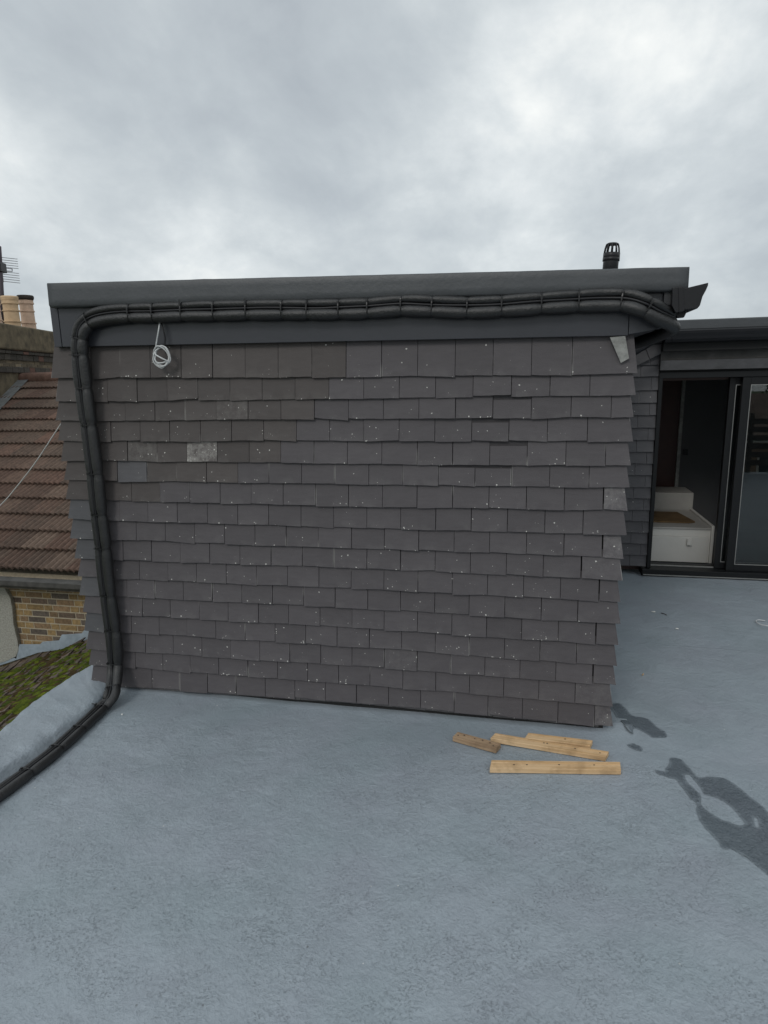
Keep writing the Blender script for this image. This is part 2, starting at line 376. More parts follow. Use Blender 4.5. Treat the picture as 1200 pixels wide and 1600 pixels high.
mb = MB(); mb.poly([(-900, -900, -6.3), (900, -900, -6.3), (900, 900, -6.3), (-900, 900, -6.3)]); tag(mb.build('ground', 'grass'), kind='structure')

# raised resin kerb along the party line, swinging 15 degrees off the wall
KO = [((150, 1033), .012), ((118, 1052), .016), ((75, 1080), .022), ((36.6, 1108), .027), ((0, 1142), .030), ((-60, 1185), .032)]
KS = [((170, 1074), .000), ((152, 1094), .008), ((120, 1118), .016), ((80, 1146), .022), ((30, 1182), .026), ((-50, 1236), .030)]
KB = [(178, 1082), (158, 1105), (127, 1134), (88, 1166), (40, 1203), (-45, 1260)]
def kline(pts):
    P = [pts[0]+Vector((-.04, .16, 0))] + pts + [pts[-1]+Vector((-.01, -.8, 0)), pts[-1]+Vector((-.03, -3.6, 0))]
    return catmull(P, 14)
O = kline([atz(*p, z) for p, z in KO]); SH_ = kline([atz(*p, z) for p, z in KS]); I = kline([atz(*p, Z0) for p in KB])
mb = MB(); rows = []
for a, sh, b in zip(O, SH_, I):
    k = len(mb.v); rows.append(k); d = (sh-a); dn = Vector((d.x, d.y, 0)).normalized()
    P = [a-dn*.006+Vector((0, 0, -.75)), a-dn*.004+Vector((0, 0, -.03)), a+Vector((0, 0, -.006))]
    P += [a.lerp(sh, t)+Vector((0, 0, .003)) for t in (.04, .2, .36, .52, .68, .82)]
    P += [a.lerp(sh, .93)+Vector((0, 0, .001)), sh+Vector((0, 0, -.005)), sh.lerp(b, .25)+Vector((0, 0, -.003)), sh.lerp(b, .6), b+Vector((0, 0, .004)), b+dn*.03+Vector((0, 0, -.006))]
    for n_, q in enumerate(P):
        jz = .009*wob(q.x, q.y, 0, 9) + .0045*wob(q.x, q.y, 4, 20) + .003*wob(q.x, q.y, 4, 48)
        mb.v.append(Vector((q.x+.006*wob(q.x, q.y, 5, 11), q.y, q.z + (jz if 1 < n_ < 13 else 0))))
prof_n = len(P)
for A, B in zip(rows, rows[1:]):
    for j in range(prof_n-1): mb.face((A+j, A+j+1, B+j+1, B+j), smooth=True)
tag(mb.build('roof_kerb', 'grp'), kind='structure')

# wet patches left on the deck
def c5(x, y): p = atz(650+x/2.1818, 1050+y/2.1829, Z0); return p
P1 = [(656, 112), (690, 105), (715, 125), (740, 148), (790, 160), (825, 190), (850, 205), (852, 222), (810, 225), (780, 208), (745, 195), (738, 215), (720, 205), (700, 180), (680, 150)]
P2 = [(720, 246), (745, 245), (772, 262), (768, 271), (748, 268), (725, 255)]
P3 = [(815, 338), (822, 350), (860, 362), (885, 368), (905, 395), (935, 432), (957, 452), (956, 475), (970, 512), (1000, 548), (1030, 578), (1045, 603), (1075, 605), (1110, 622), (1150, 650), (1200, 692), (1260, 730),
      (1330, 760), (1420, 740), (1420, 620), (1330, 560), (1230, 510), (1190, 465), (1140, 425), (1090, 385), (1045, 362), (1000, 358), (965, 362), (945, 345), (930, 325), (905, 300), (868, 292), (862, 315), (850, 330), (848, 342)]
H3 = [(914, 354), (932, 352), (950, 372), (972, 400), (985, 420), (1030, 432), (1075, 462), (1105, 495), (1119, 518), (1108, 526), (1080, 516), (1040, 502), (1005, 482), (976, 459), (972, 440), (966, 416), (945, 398), (925, 378)]
H4 = [(1152, 498), (1164, 500), (1170, 528), (1158, 528)]
for P, holes in ((P1, ()), (P2, ()), (P3, (H3, H4))):
    bm = bmesh.new(); es = []; rim = []
    for loop in (P,)+tuple(holes):
        pts = catmull([Vector((x, y, 0)) for x, y in loop+[loop[0]]], 4)[:-1]; vs = []
        for q in pts:
            p = c5(q.x + 2.5*wob(q.x, q.y, 0, .06)+1.5*wob(q.x, q.y, 3, .2), q.y + 2.5*wob(q.x, q.y, 7, .06)+1.5*wob(q.x, q.y, 5, .2)); vs.append(bm.verts.new((p.x, p.y, 0)))
        for a, b in zip(vs, vs[1:]+vs[:1]): es.append(bm.edges.new((a, b))); rim.append((a.co.xy.copy(), b.co.xy.copy()))
    bmesh.ops.triangle_fill(bm, use_beauty=True, use_dissolve=False, edges=es, normal=(0, 0, 1))
    for it in range(7):
        es = [e for e in bm.edges if e.calc_length() > .022]
        if not es: break
        bmesh.ops.subdivide_edges(bm, edges=es, cuts=1); bmesh.ops.triangulate(bm, faces=bm.faces[:])
    for v in bm.verts: v.co.z = deck_z(v.co.x, v.co.y) + .0016
    for f in bm.faces: f.smooth = True
    bmesh.ops.recalc_face_normals(bm, faces=bm.faces)
    def rimd(p):
        best = 9
        for a, b in rim:
            ab = b-a; t = max(0, min(1, (p-a).dot(ab)/max(ab.length_squared, 1e-9))); best = min(best, (p-a-ab*t).length)
        return best
    wet = [min(1, .72 + rimd(v.co.xy)/(.008+.008*(.5+wob(v.co.x, v.co.y, 2, 7)))) if rimd(v.co.xy) > 1e-5 else .62 for v in bm.verts]
    me = bpy.data.meshes.new('puddle'); bm.to_mesh(me); wa = me.attributes.new('Wet', 'FLOAT', 'POINT'); wa.data.foreach_set('value', wet); bm.free(); me.materials.append(M['puddle'])
    o = bpy.data.objects.new('puddle', me); COL.objects.link(o); o['kind'] = 'structure'

# ------------------------------------------------------------------ tiled dormer
dorm = empty('tiled_dormer', (1.2, 1.4, 0), 'large flat roofed dormer hung with dark grey plain tiles', 'dormer')
def hang_tile(mb, x0, x1, zb0, zb1, ztop, yb, yt, col, flare0=0, flare1=0, th=.012, skew=0, nseg=5, ny=0):
    """one hung tile: front sheet with a slightly ragged tail, lower edge and sides"""
    zt = ztop; k = len(mb.v)
    for r in range(2):
        for i in range(nseg+1):
            t = i/nseg; xb = lerp(x0-flare0, x1+flare1, t); xt = lerp(x0, x1, t)
            if r == 0:
                z = lerp(zb0, zb1, t) + random.uniform(-.0011, .0011); mb.v.append(Vector((xb+skew, yb+ny*t, z)))
            else: mb.v.append(Vector((xt, yt+ny*t, zt)))
    for i in range(nseg+1):                                        # back of the tail
        mb.v.append(mb.v[k+i] + Vector((0, th, .001)))
    n1 = nseg+1
    for i in range(nseg):
        u0, u1 = i/nseg, (i+1)/nseg
        vt = 1.0
        mb.face((k+i, k+i+1, k+n1+i+1, k+n1+i), 0, col, ((u0, 0), (u1, 0), (u1, vt), (u0, vt)))
        mb.face((k+2*n1+i, k+2*n1+i+1, k+i+1, k+i), 0, col, ((u0, .6),)*4)
    bt0 = len(mb.v); mb.v.append(mb.v[k+n1] + Vector((0, th, 0))); mb.v.append(mb.v[k+n1+nseg] + Vector((0, th, 0)))
    mb.face((k+2*n1, k, k+n1, bt0), 0, col, ((.5, .7),)*4)
    mb.face((k+nseg, k+2*n1+nseg, bt0+1, k+n1+nseg), 0, col, ((.5, .7),)*4)

c560 = [590.3, 622.7, 655.4, 688.7, 725.3, 757.2, 791.5, 824.4, 856.6, 888, 919.6, 950.4, 981.6, 1011, 1040.6, 1070, 1098]
c930 = [584.1, 618.1, 652.2, 689.7, 727.2, 761.9, 796.9, 834.4, 869.5, 904.1, 938.6, 972.6, 1006.2, 1038.6, 1068.9, 1100.4, 1133.4]
c200 = [591, 626.4, 657, 689, 720.6, 752, 782.4, 814, 844, 875.6, 905, 933, 961, 989, 1018, 1043, 1073]
jrow = [541, 514, 544, 515, 542.6, 522.7, 544.4, 520.6, 548.5, 522, 548.4, 523.5, 549.5, 526.6, 550, 529, 557]
brown = [541, 514, 491, 463, 439, 371, 249]
scuffs = {(3, 364): .16, (5, 220): .2, (5, 316): .7, (7, 960): .28, (9, 953): .22, (17, 934): .22, (16, 922): .10, (10, 935): .08, (15, 625): .10}
XR, XL, PITCH = 2.598, -.2, .1675
YB = -.024
mb = MB()
random.seed(11)
courses = []
for r in range(17):
    pts = [aty(200, c200[r], YB), aty(560, c560[r], YB), aty(930, c930[r], YB)]
    xsr = [p.x for p in pts]; zsr = [p.z for p in pts]
    courses.append((xsr, zsr))
zfas = lambda x: 1.847 + (x+.19)*(1.810-1.847)/2.78
for r in range(17):
    xsr, zsr = courses[r]; zb = lambda x: interp(x, xsr, zsr)
    x0 = aty(jrow[r], c560[r]-14, -.02).x
    xr = XR + random.uniform(-.004, .006) - (r*.0012); xl = XL + random.uniform(-.006, .006) + .012*(r > 8)
    js = []
    k = -12
    while x0 + k*PITCH < xr - .055:
        x = x0 + k*PITCH
        if x > xl + .055: js.append(x + random.uniform(-.0015, .0015))
        k += 1
    if r == 0: js = js[:-1] if xr-js[-1] < .12 else js
    edges = [xl] + js + [xr]
    for i in range(len(edges)-1):
        a, b = edges[i], edges[i+1]; first, last = i == 0, i == len(edges)-2
        gap = .0024 + (random.uniform(.0, .002) if random.random() < .35 else 0)
        if last and r in (6, 8, 9, 10, 12, 14): a += .0035                  # wider joints beside the corner tiles
        xm = (a+b)/2; zm = zb(xm)
        pm = Vector((xm, YB, zm+.05)); d = pm-CAM; px = 600+FPX*d.dot(CR)/d.dot(CF)
        v = random.gauss(1, .045)
        col = Vector((.083, .0755, .0800))*v
        if r < 7 and px < brown[r] and not (r == 5 and 186 < px < 232): col = Vector((.074, .0645, .0620))*random.gauss(1, .06)
        elif r == 5 and 186 < px < 232: col = Vector((.094, .092, .098))
        elif px < 150: col = Vector((.083, .083, .089))*v
        sc = 0
        for (rr, pp), sv_ in scuffs.items():
            if rr == r+1 and abs(px-pp) < 21: sc = sv_
        if sc: col *= 1+.45*sc
        jz = random.gauss(0, .0019); rot = random.gauss(0, .0020); yj = random.uniform(-.003, .002)
        top = zm + (.135 if r else .175)
        if r == 0: top = zfas(xm)+.02
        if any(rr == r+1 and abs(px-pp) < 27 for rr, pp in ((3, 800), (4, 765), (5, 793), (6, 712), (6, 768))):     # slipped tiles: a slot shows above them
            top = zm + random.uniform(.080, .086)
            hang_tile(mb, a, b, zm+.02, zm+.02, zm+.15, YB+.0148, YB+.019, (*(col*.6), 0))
        hang_tile(mb, a+gap/2, b-gap/2, zb(a)+jz-rot, zb(b)+jz+rot, top, YB+yj, YB+yj+.0150*(top-zm)/.105, (*col, sc),
                  flare0=random.uniform(.022, .034) if first else 0, flare1=.022 if last else 0, ny=random.gauss(0, .0010), th=.009)
# under-eaves course peeping out beneath the lowest tiles
xsr, zsr = courses[16]
x = XL+.06
while x < XR-.06:
    b = min(x+PITCH, XR-.035)
    hang_tile(mb, x+.001, b-.001, interp(x, xsr, zsr)-.014, interp(b, xsr, zsr)-.014-.002*random.random(), .13, YB+.0155, YB+.021, (.085, .082, .085, 0))
    x = b
tag(mb.build('tile_cladding', 'tile', dorm))
# body and side cheeks
mb = MB(); mb.box((XL+.035, .012, Z0-.02), (XR-.035, 2.9, 1.93)); mb.build('wall', 'void', dorm)
def cheek(mb, x, sgn):
    for r in range(17):
        zbm = courses[r][1][0 if sgn < 0 else 2]; y = .02 + (r % 2)*.08
        while y < 2.8:
            y1 = min(y+PITCH, 2.82); col = Vector((.1, .098, .102))*random.gauss(1, .03)
            p = [(x+sgn*.028, y+.001, zbm), (x+sgn*.028, y1-.001, zbm), (x+sgn*.004, y1-.001, zbm+.135), (x+sgn*.004, y+.001, zbm+.135)]
            q = [(a-sgn*.011, b, c) for a, b, c in p]
            mb.hexa(p+q, 0, (*col, 0)); y = y1
mb = MB(); cheek(mb, XL+.03, -1); mb.build('side_tiling', 'tile', dorm)
mb = MB(); cheek(mb, XR-.03, 1); mb.build('side_tiling', 'tile', dorm)
# fascia: long board, left corner trim, right end board
YF = -.034
zc = lambda x: 2.035 + (x+.2)*(1.975-2.035)/2.98
def board(mb, xa, xb, y0, y1, lift=0, top=.02):
    mb.hexa([(xa, y0, zfas(xa)+lift), (xb, y0, zfas(xb)+lift), (xb, y1, zfas(xb)+lift), (xa, y1, zfas(xa)+lift), (xa, y0, zc(xa)+top), (xb, y0, zc(xb)+top), (xb, y1, zc(xb)+top), (xa, y1, zc(xa)+top)])
mb = MB(); board(mb, -.128, 2.572, YF, -.012); mb.build('fascia_board', 'fascia', dorm, bevel=.0015)
mb = MB(); board(mb, -.172, -.1305, YF-.002, .03); mb.build('corner_trim', 'fascia', dorm, bevel=.0015)
mb = MB()
xa, xb = 2.5745, 2.700
mb.hexa([(xa, YF, zfas(xa)+.004), (xb, YF, zfas(xb)+.026), (xb, -.012, zfas(xb)+.026), (xa, -.012, zfas(xa)+.004), (xa, YF, zc(xa)+.02), (xb, YF, zc(xb)+.02), (xb, -.012, zc(xb)+.02), (xa, -.012, zc(xa)+.02)])
mb.build('end_board', 'fascia', dorm, bevel=.0015)
mb = MB(); mb.box((-.170, .032, 1.86), (-.150, 2.85, 2.06)); mb.build('side_board', 'fascia', dorm)
mb = MB(); mb.box((2.682, -.010, 1.845), (2.700, 2.6, 2.02)); mb.box((2.59, -.01, 1.828), (2.681, 2.6, 1.842)); mb.box((2.7005, -.055, 1.925), (2.728, 2.7, 2.02)); mb.build('side_board', 'soffit', dorm)
# resin roof edge with rounded drip, tapering with the fall
YC = -.074
tl, tr = aty(72, 442, YC), aty(1078, 416, YC); bl, br = aty(75, 482, YC), aty(1056, 457, YC)
mb = MB(); nseg = 70; rows = []
for i in range(nseg+1):
    t = i/nseg; x = lerp(tl.x, tr.x, t); zt = lerp(tl.z, tr.z, t); zb_ = lerp(bl.z, br.z, t)+.002
    w = .0022*wob(x, 0, 2, 5) + .0012*wob(x, 3, 2, 17)
    prof = [(YC+.075, zb_+.016), (YC+.05, zb_+.004), (YC+.022, zb_), (YC+.006, zb_+.003), (YC, zb_+.013), (YC+.001, zb_+.04), (YC+.003, lerp(zb_, zt, .7)), (YC+.0035, zt-.006), (YC+.006, zt-.001), (YC+.014, zt), (.3, zt+.004), (2.9, zt-.01)]
    rows.append(len(mb.v))
    for j, (y, z) in enumerate(prof): mb.v.append(Vector((x, y+(w if j < 10 else 0), z+(w*.6 if j < 9 else 0)+(.0015*wob(x, j, 9, 11)))))
n = 12
for A, B in zip(rows, rows[1:]):
    for j in range(n-1): mb.face((A+j, A+j+1, B+j+1, B+j), smooth=True)
for A in (rows[0], rows[-1]):
    mb.face([A+j for j in range(n)])
mb.build('roof_edge', 'capgrp', dorm)
# left drip return, seen from below at the corner
mb = MB(); mb.box((tl.x+.003, .0, bl.z+.004), (tl.x+.055, 2.9, tl.z-.004)); mb.build('side_drip', 'capgrp', dorm, bevel=.008)
# cut lead patch tucked over the top corner tile
pp = [aty(953, 527, -.036), aty(977, 525, -.036), aty(983, 560, -.0365), aty(970, 567, -.0365)]
mb = MB(); mb.prism(pp, (0, .004, 0)); tag(mb.build('corner_patch', 'lead', dorm), 'light grey cut corner piece over the end tile')
# gutter on the right eaves, ogee stop end towards us
gut = MB()
og = [(1066, 451.5), (1107, 441.5), (1106.5, 446), (1103, 454), (1098, 463), (1096, 470), (1094, 477), (1090, 482), (1068, 484)]
YG = -.085
ogp = [aty(x, y, YG) for x, y in og]
gut_prof = [p + Vector((0, .012, 0)) for p in ogp]
n = len(gut_prof)
for i in range(1, n):                     # open trough: skin from the ogee front round to the back, running to the rear
    a, b = gut_prof[i], gut_prof[(i+1) % n]
    if i == 0: continue
    gut.poly([a, b, b+Vector((0, 2.6, -.02)), a+Vector((0, 2.6, -.02))])
g = gut.build('gutter', 'black', dorm)
mb = MB(); mb.prism(ogp, (0, .010, 0)); mb.build('stop_end', 'black', g, bevel=.002)
mb = MB()
a = [aty(x, y, YG-.001) for x, y in ((1051, 450), (1065, 447), (1066, 486), (1056, 489), (1050, 478))]
mb.prism(a, (0, .06, 0)); b2 = [aty(x, y, YG-.004) for x, y in ((1060, 449), (1068, 447.5), (1069.5, 486), (1061, 488))]
mb.prism(b2, (0, .05, 0)); mb.build('gutter_joint', 'black', g, bevel=.002)
mb = MB(); a = [aty(x, y, -.03) for x, y in ((1055, 485), (1073, 481), (1072, 490), (1069, 496), (1058, 497))]
mb.prism(a, (0, .02, 0)); mb.build('bracket', 'black', g, bevel=.002)

# vent pipe standing on the dormer roof
YV = 1.9
vb, vt_ = aty(953, 425, YV), aty(957.5, 379, YV)
vent = empty('vent_pipe', (vb.x, YV, 2.08), 'short black soil vent pipe with slotted cage standing on the dormer roof', 'vent')
rv = .051; ax = (vt_-vb).normalized(); H = (vt_-vb).length
mb = MB(); mb.lathe(vb-ax*.12, ax, [(rv, 0), (rv, .12+H*.36), (rv*1.0, .12+H*.37)], 24); mb.build('pipe', 'black', vent)
mb = MB(); mb.lathe(vb+ax*H*.37, ax, [(rv*1.0, -.002), (rv*1.1, 0), (rv*1.1, H*.10), (rv*1.05, H*.11), (rv*1.08, H*.12), (rv*1.08, H*.27), (rv*.98, H*.28)], 24); mb.build('collar', 'black', vent)
mb = MB()
u = ax.orthogonal().normalized(); w = ax.cross(u)
for k in range(10):
    an = 2*math.pi*k/10; d = u*math.cos(an)+w*math.sin(an)
    mb.tube([vb+ax*(H*.63)+d*rv*.98, vb+ax*(H*.80)+d*rv*.90, vb+ax*(H*.93)+d*rv*.76], .0055, 6)
mb.lathe(vb+ax*H*.92, ax, [(rv*.82, 0), (rv*.82, H*.03), (rv*.6, H*.065), (rv*.2, H*.08)], 24)
mb.build('cage', 'black', vent)

# ------------------------------------------------------------------ pipe bundle
bund = empty('pipe_bundle', (-.012, -.06, 0), 'black foam lagged pipes strapped with cable ties across the fascia and down the tiles', 'pipes')
YP = -.070
def pw(x, y, Y=YP): return aty(x, y, Y)
q_ = atz(-70, 1288, -.012)
path = [q_+Vector((-.02, -2.2, 0)), q_+Vector((-.01, -1.0, 0)), q_+Vector((-.004, -.35, 0)), q_, atz(-12, 1247, -.012), atz(42, 1207.5, -.012), atz(89, 1170.5, -.012), atz(126.6, 1137, -.012), atz(158.5, 1106, -.008), atz(174, 1086, .03), Vector((-.010, -.078, .12))]
for p in ((178, 1000), (168.5, 930), (160, 850), (152, 780), (143.5, 700), (133.5, 630), (126, 565), (124, 535), (129, 512), (146, 498), (180, 491.5), (240, 489), (300, 487), (360, 485.5), (420, 484.5), (460, 484.5), (500, 484.5), (530, 483.5), (575, 482), (627, 478), (675, 479.5), (730, 481), (784, 479), (846, 474), (904, 471)):
    path.append(pw(*p))
path += [pw(945, 469.5), pw(980, 470.5, -.085), pw(1008, 479, -.10), pw(1030, 491, -.085), Vector((2.742, -.035, 1.862)), Vector((2.752, .05, 1.850)), Vector((2.755, .4, 1.84)), Vector((2.758, 2.4, 1.81))]
fine = catmull(path, 12)
ties_px = [(39, 1207, 0), (86, 1168, 0), (123.5, 1137, 0), (155, 1104, 0), (183, 1076, 1), (180, 1037, 1), (176, 984, 1), (168, 927, 1), (160, 855, 1), (154, 804, 1), (147, 737, 1), (138, 667, 1), (131, 608, 1), (124, 554, 1), (122, 528, 1), (138, 500, 1), (201, 490, 1), (238.6, 489, 1), (285.5, 487, 1), (336, 486, 1), (384.5, 485, 1), (440, 484, 1), (479, 484, 1), (530.7, 483, 1), (575, 482, 1), (627, 478, 1), (675, 479, 1), (730, 481, 1), (784, 479, 1), (846, 474, 1), (904, 471, 1), (971, 470, 1), (1013, 480, 1)]
def proj(p): d = p-CAM; z = d.dot(CF); return Vector((600+FPX*d.dot(CR)/z, 800-FPX*d.dot(CU)/z))
pp2 = [proj(p) for p in fine]
tie_i = [min(range(len(fine)), key=lambda i: (pp2[i]-Vector((x, y))).length) for x, y, _ in ties_px]
arc = [0]
for a, b in zip(fine, fine[1:]): arc.append(arc[-1]+(b-a).length)
ta = sorted(arc[i] for i in tie_i)
def pinch(s): return min([abs(s-t) for t in ta])
# local frame: outward normal n (off the wall or up off the deck), side vector to the left of travel
frames = []
for i, p in enumerate(fine):
    t = (fine[min(i+1, len(fine)-1)]-fine[max(i-1, 0)]).normalized()
    if p.y < -.16 and p.z < .02: n_ = Vector((0, 0, 1))
    elif p.z < .12 and p.y > -.2: k = min(1, max(0, p.z/.12)); n_ = Vector((0, -k, 1-k)).normalized()
    elif p.x > 2.66: k = min(1, (p.x-2.66)/.08); n_ = Vector((k, -(1-k), 0)).normalized()
    else: n_ = Vector((0, -1, 0))
    n_ = (n_-t*n_.dot(t)).normalized(); frames.append((t, n_, n_.cross(t)))
def strand(off_s, off_n, r, amp, seed, seg=14):
    pts = []; rad = []
    for i, p in enumerate(fine):
        t, n_, sd_ = frames[i]; d = pinch(arc[i]); k = 1-math.exp(-d/.013)
        sw = 1+amp*k
        s_ = off_s*sw + .0035*wob(arc[i], seed, 0, 4); m_ = off_n + .003*wob(arc[i], seed+9, 0, 5)
        fl = .82 if (p.z < .0 and p.x < 1) else (.82+.18*min(1, max(0, p.z)/.10) if p.x < 1 and p.z < .1 else 1.0)
        pts.append(p + sd_*s_*(.5+.5*fl)*(1.06 if fl < .9 else 1) + n_*m_*fl); rad.append(r*fl*(.80+.21*k + .02*wob(arc[i], seed+3, 0, 7)))
    return pts, rad
def dens(pts, rad):  # resample so the ties bite sharply
    return pts, rad
SH = .018
for off_s, off_n, r, seed, nm in ((-.0195, .0, .0265, 1, 'lagged_pipe'), (.0285, -.002, .0185, 2, 'lagged_pipe')):
    pts, rad = strand(off_s, off_n, r, .05, seed)
    mb = MB(); mb.tube(pts, lambda i: rad[i], 14); mb.build(nm, 'foam', bund)
pts, rad = strand(.0085, .010, .0055, .0, 5); mb = MB(); mb.tube(pts, lambda i: .0055, 8); mb.build('cable', 'black', bund)
pts, rad = strand(.0030, -.006, .0045, .0, 6); mb = MB(); mb.tube(pts, lambda i: .0045, 8); mb.build('cable', 'black', bund)
for i in tie_i:
    t, n_, sd_ = frames[i]; p = fine[i]; mb = MB(); ring = []; fl = .92 if p.z < .02 and p.x < 1 else 1
    for k in range(28):
        an = 2*math.pi*k/28; ring.append(p + sd_*fl*(.0012+.0415*math.copysign(abs(math.cos(an))**.8, math.cos(an))) + n_*fl*(.001+.0225*math.copysign(abs(math.sin(an))**.8, math.sin(an))))
    # flat strap
    A = len(mb.v)
    for q in ring:
        o_ = (q-p).normalized()
        mb.v += [q-t*.0026, q+t*.0026, q+t*.0026+o_*.0016, q-t*.0026+o_*.0016]
    for k in range(28):
        a, b = A+4*k, A+4*((k+1) % 28)
        for j in range(4): mb.face((a+j, a+(j+1) % 4, b+(j+1) % 4, b+j))
    hp = p + n_*(.021*fl) + sd_*random.uniform(.018, .034)
    mb.obox(hp, t*.0045, n_*.004, sd_*.0045)
    if random.random() < .3: mb.obox(hp+n_*.002+sd_*.012, t*.002, n_*.0008, sd_*.009)
    mb.build('cable_tie', 'tie', bund)

# coil of thin white cable hung from the bundle
coil = empty('cable_coil', aty(254, 556, -.07), 'small knotted coil of thin white cable hanging below the black pipes', 'cable')
cp = aty(254.5, 556, -.060); e = .0022
top = aty(250, 500, -.05)
pts = [top, aty(248, 515, -.075), aty(245, 532, -.068), aty(242.5, 550, -.064)]
for k in range(22):
    an = R(180) + R(58)*k; rr = .041 + .0075*math.sin(k*1.37)
    pts.append(cp + Vector((rr*math.cos(an)*(1+.08*math.sin(k)), -.012+.008*math.sin(k*2.3), rr*1.15*math.sin(an)+.006*math.cos(k*.83))))
pts += [cp+Vector((.01, -.03, -.012)), cp+Vector((-.02, -.026, .004)), cp+Vector((-.028, -.02, .016))]
mb = MB(); mb.tube(catmull(pts, 8), .0036, 8); mb.build('white_loop', 'whitecable', coil)
mb = MB(); mb.tube(catmull([aty(251, 500, -.045), aty(255, 515, -.06), aty(258, 530, -.058), aty(257, 545, -.06), cp+Vector((.02, -.004, .01))], 8), .003, 8); mb.build('black_tail', 'black', coil)

# ------------------------------------------------------------------ rear extension with sliding doors
YB2 = 2.66
ext = empty('rear_extension', (3.9, YB2, 0), 'black fronted rear extension with sliding glass doors and a tiled cheek', 'extension')
def bz(y, x=1150, Y=YB2): return aty(x, y, Y).z
rowsb = [588.75, 610, 629.5, 648.8, 668.3, 687.5, 706, 724.3, 742.3, 761, 778.8, 796.8, 814, 832, 849, 867, 884.5]
mb = MB(); xj = aty(1034, 560, YB2).x - .02
random.seed(5)
for i, y in enumerate(rowsb):
    z = aty(1000, y, YB2-.03).z; x0 = 2.58; cuts = [2.58, 2.72+(i % 2)*.085, 2.9+(i % 2)*.085, 3.07+(i % 2)*.085, xj+random.uniform(-.003, .003)]
    for a, b in zip(cuts, cuts[1:]):
        v = random.gauss(1, .03)
        hang_tile(mb, a+.0012, b-.0012, z+random.gauss(0, .001), z+random.gauss(0, .001), z+.125, YB2-.032, YB2-.010, (.083*v, .081*v, .087*v, 0))
# extra courses up under the eaves
for i in range(3):
    z = aty(1000, rowsb[0], YB2-.03).z + .092*(i+1)
    for a, b in ((2.58, 2.78+.08*(i % 2)), (2.78+.08*(i % 2), 2.98), (2.98, 3.14), (3.14, xj)):
        hang_tile(mb, a+.0012, b-.0012, z, z, z+.125, YB2-.032, YB2-.010, (.08, .078, .084, 0))
mb.build('tile_cheek', 'tile_far', ext)
# tiles cut to the rake under the corner
mb = MB()
for poly in ([(987, 575), (993, 572.5), (988, 556), (984, 558)], [(993.5, 572), (1015, 561.5), (1009, 546.5), (989, 556)], [(1015.5, 561), (1034, 552), (1035, 538), (1014, 538), (1010, 546)], [(1014, 537), (1035, 536.5), (1035, 526.5), (1022, 531)]):
    mb.prism([aty(x, y, YB2-.060) for x, y in poly], (0, .014, 0), 0, (.085, .083, .088, 0))
mb.build('raking_tiles', 'tile_far', ext, bevel=.001)
mb = MB()
mb.prism([aty(x, y, YB2-.045) for x, y in ((984, 560), (1012, 541), (1034, 541), (1042, 541), (1042, 505), (984, 508))], (0, .02, 0)); mb.build('corner_shade', 'void', ext)  # near-black sheet painting the shaded hollow under the corner
mb = MB(); mb.tube(catmull([aty(984, 552, 2.3), aty(1000, 543, 2.3), aty(1020, 531, 2.35), aty(1040, 524, 2.5)], 6), .035, 12); mb.build('waste_pipe', 'black', ext)
XE = 7.2
zr0, zr1 = aty(1058, 504, 2.45).z, aty(1200, 493, 2.45).z
def strip(mb, ya, yb, y0, y1, xa=None, xb=XE, Y=None):
    Y = y0 if Y is None else Y
    za, zb_ = aty(1150, ya, Y).z, aty(1150, yb, Y).z
    xa = xj if xa is None else xa
    mb.box((xa, y0, zb_), (xb, y1, za))
mb = MB(); strip(mb, 496.5, 512.5, 2.44, 4.6, 2.70); mb.build('roof_edge', 'capgrp', ext, bevel=.008)
mb = MB()
zt, zb_ = bz(511.5, Y=2.42), bz(532, Y=2.42)
prof = [(2.50, zt-.004), (2.415, zt-.004), (2.410, zt-.012), (2.414, zt-.03), (2.425, lerp(zt, zb_, .55)), (2.432, lerp(zt, zb_, .75)), (2.45, zb_+.004), (2.47, zb_), (2.50, zb_)]
xg = aty(1041, 520, 2.42).x
mb.prism([(xg, y, z) for y, z in prof], (XE-xg, 0, 0)); g = mb.build('gutter', 'black', ext)
mb = MB()
xq = aty(1052, 520, 2.40).x
mb.prism([(xq, y-.006 if y < 2.49 else y, z) for y, z in prof], (.035, 0, 0)); mb.build('gutter_bracket', 'black', g, bevel=.001)
mb = MB(); strip(mb, 532, 545.5, 2.52, 2.66); mb.build('soffit', 'void', ext)  # near-black block, the shade under the eaves put into its colour
mb = MB(); strip(mb, 546, 560, 2.60, 2.70); mb.build('weathered_board', 'browngrey', ext)
mb = MB(); strip(mb, 560.4, 576, 2.585, 2.70); mb.build('fascia_board', 'wetlead', ext)
mb = MB(); strip(mb, 576, 579, 2.63, 2.70); mb.build('head_gap', 'void', ext)
# door frame
xl_ = xj + .002
zh = bz(589, Y=2.62)
frame = MB(); strip(frame, 579.3, 589, 2.62, 2.72, xl_, XE)
frame.box((xl_, 2.62, .03), (xl_+.030, 2.72, zh-.001))
frame.box((XE-.06, 2.62, .03), (XE, 2.72, zh-.001))
fr = frame.build('door_frame', 'doorframe', ext, bevel=.002)
zs0, zs1 = Z0+.008, .028
mb = MB(); mb.box((aty(1003, 895, 2.59).x, 2.585, zs0), (XE, 2.80, zs1)); mb.build('sill', 'doorframe', fr, bevel=.003)
mb = MB(); mb.box((aty(1003, 895, 2.59).x+.01, 2.579, zs0+.004), (XE, 2.584, zs0+.012)); mb.build('sill_trim', 'alu', fr)
mb = MB(); mb.box((xl_+.03, 2.70, zs1+.001), (aty(1124, 885, 2.7).x, 2.712, zs1+.010)); mb.build('sill_track', 'alu', fr)
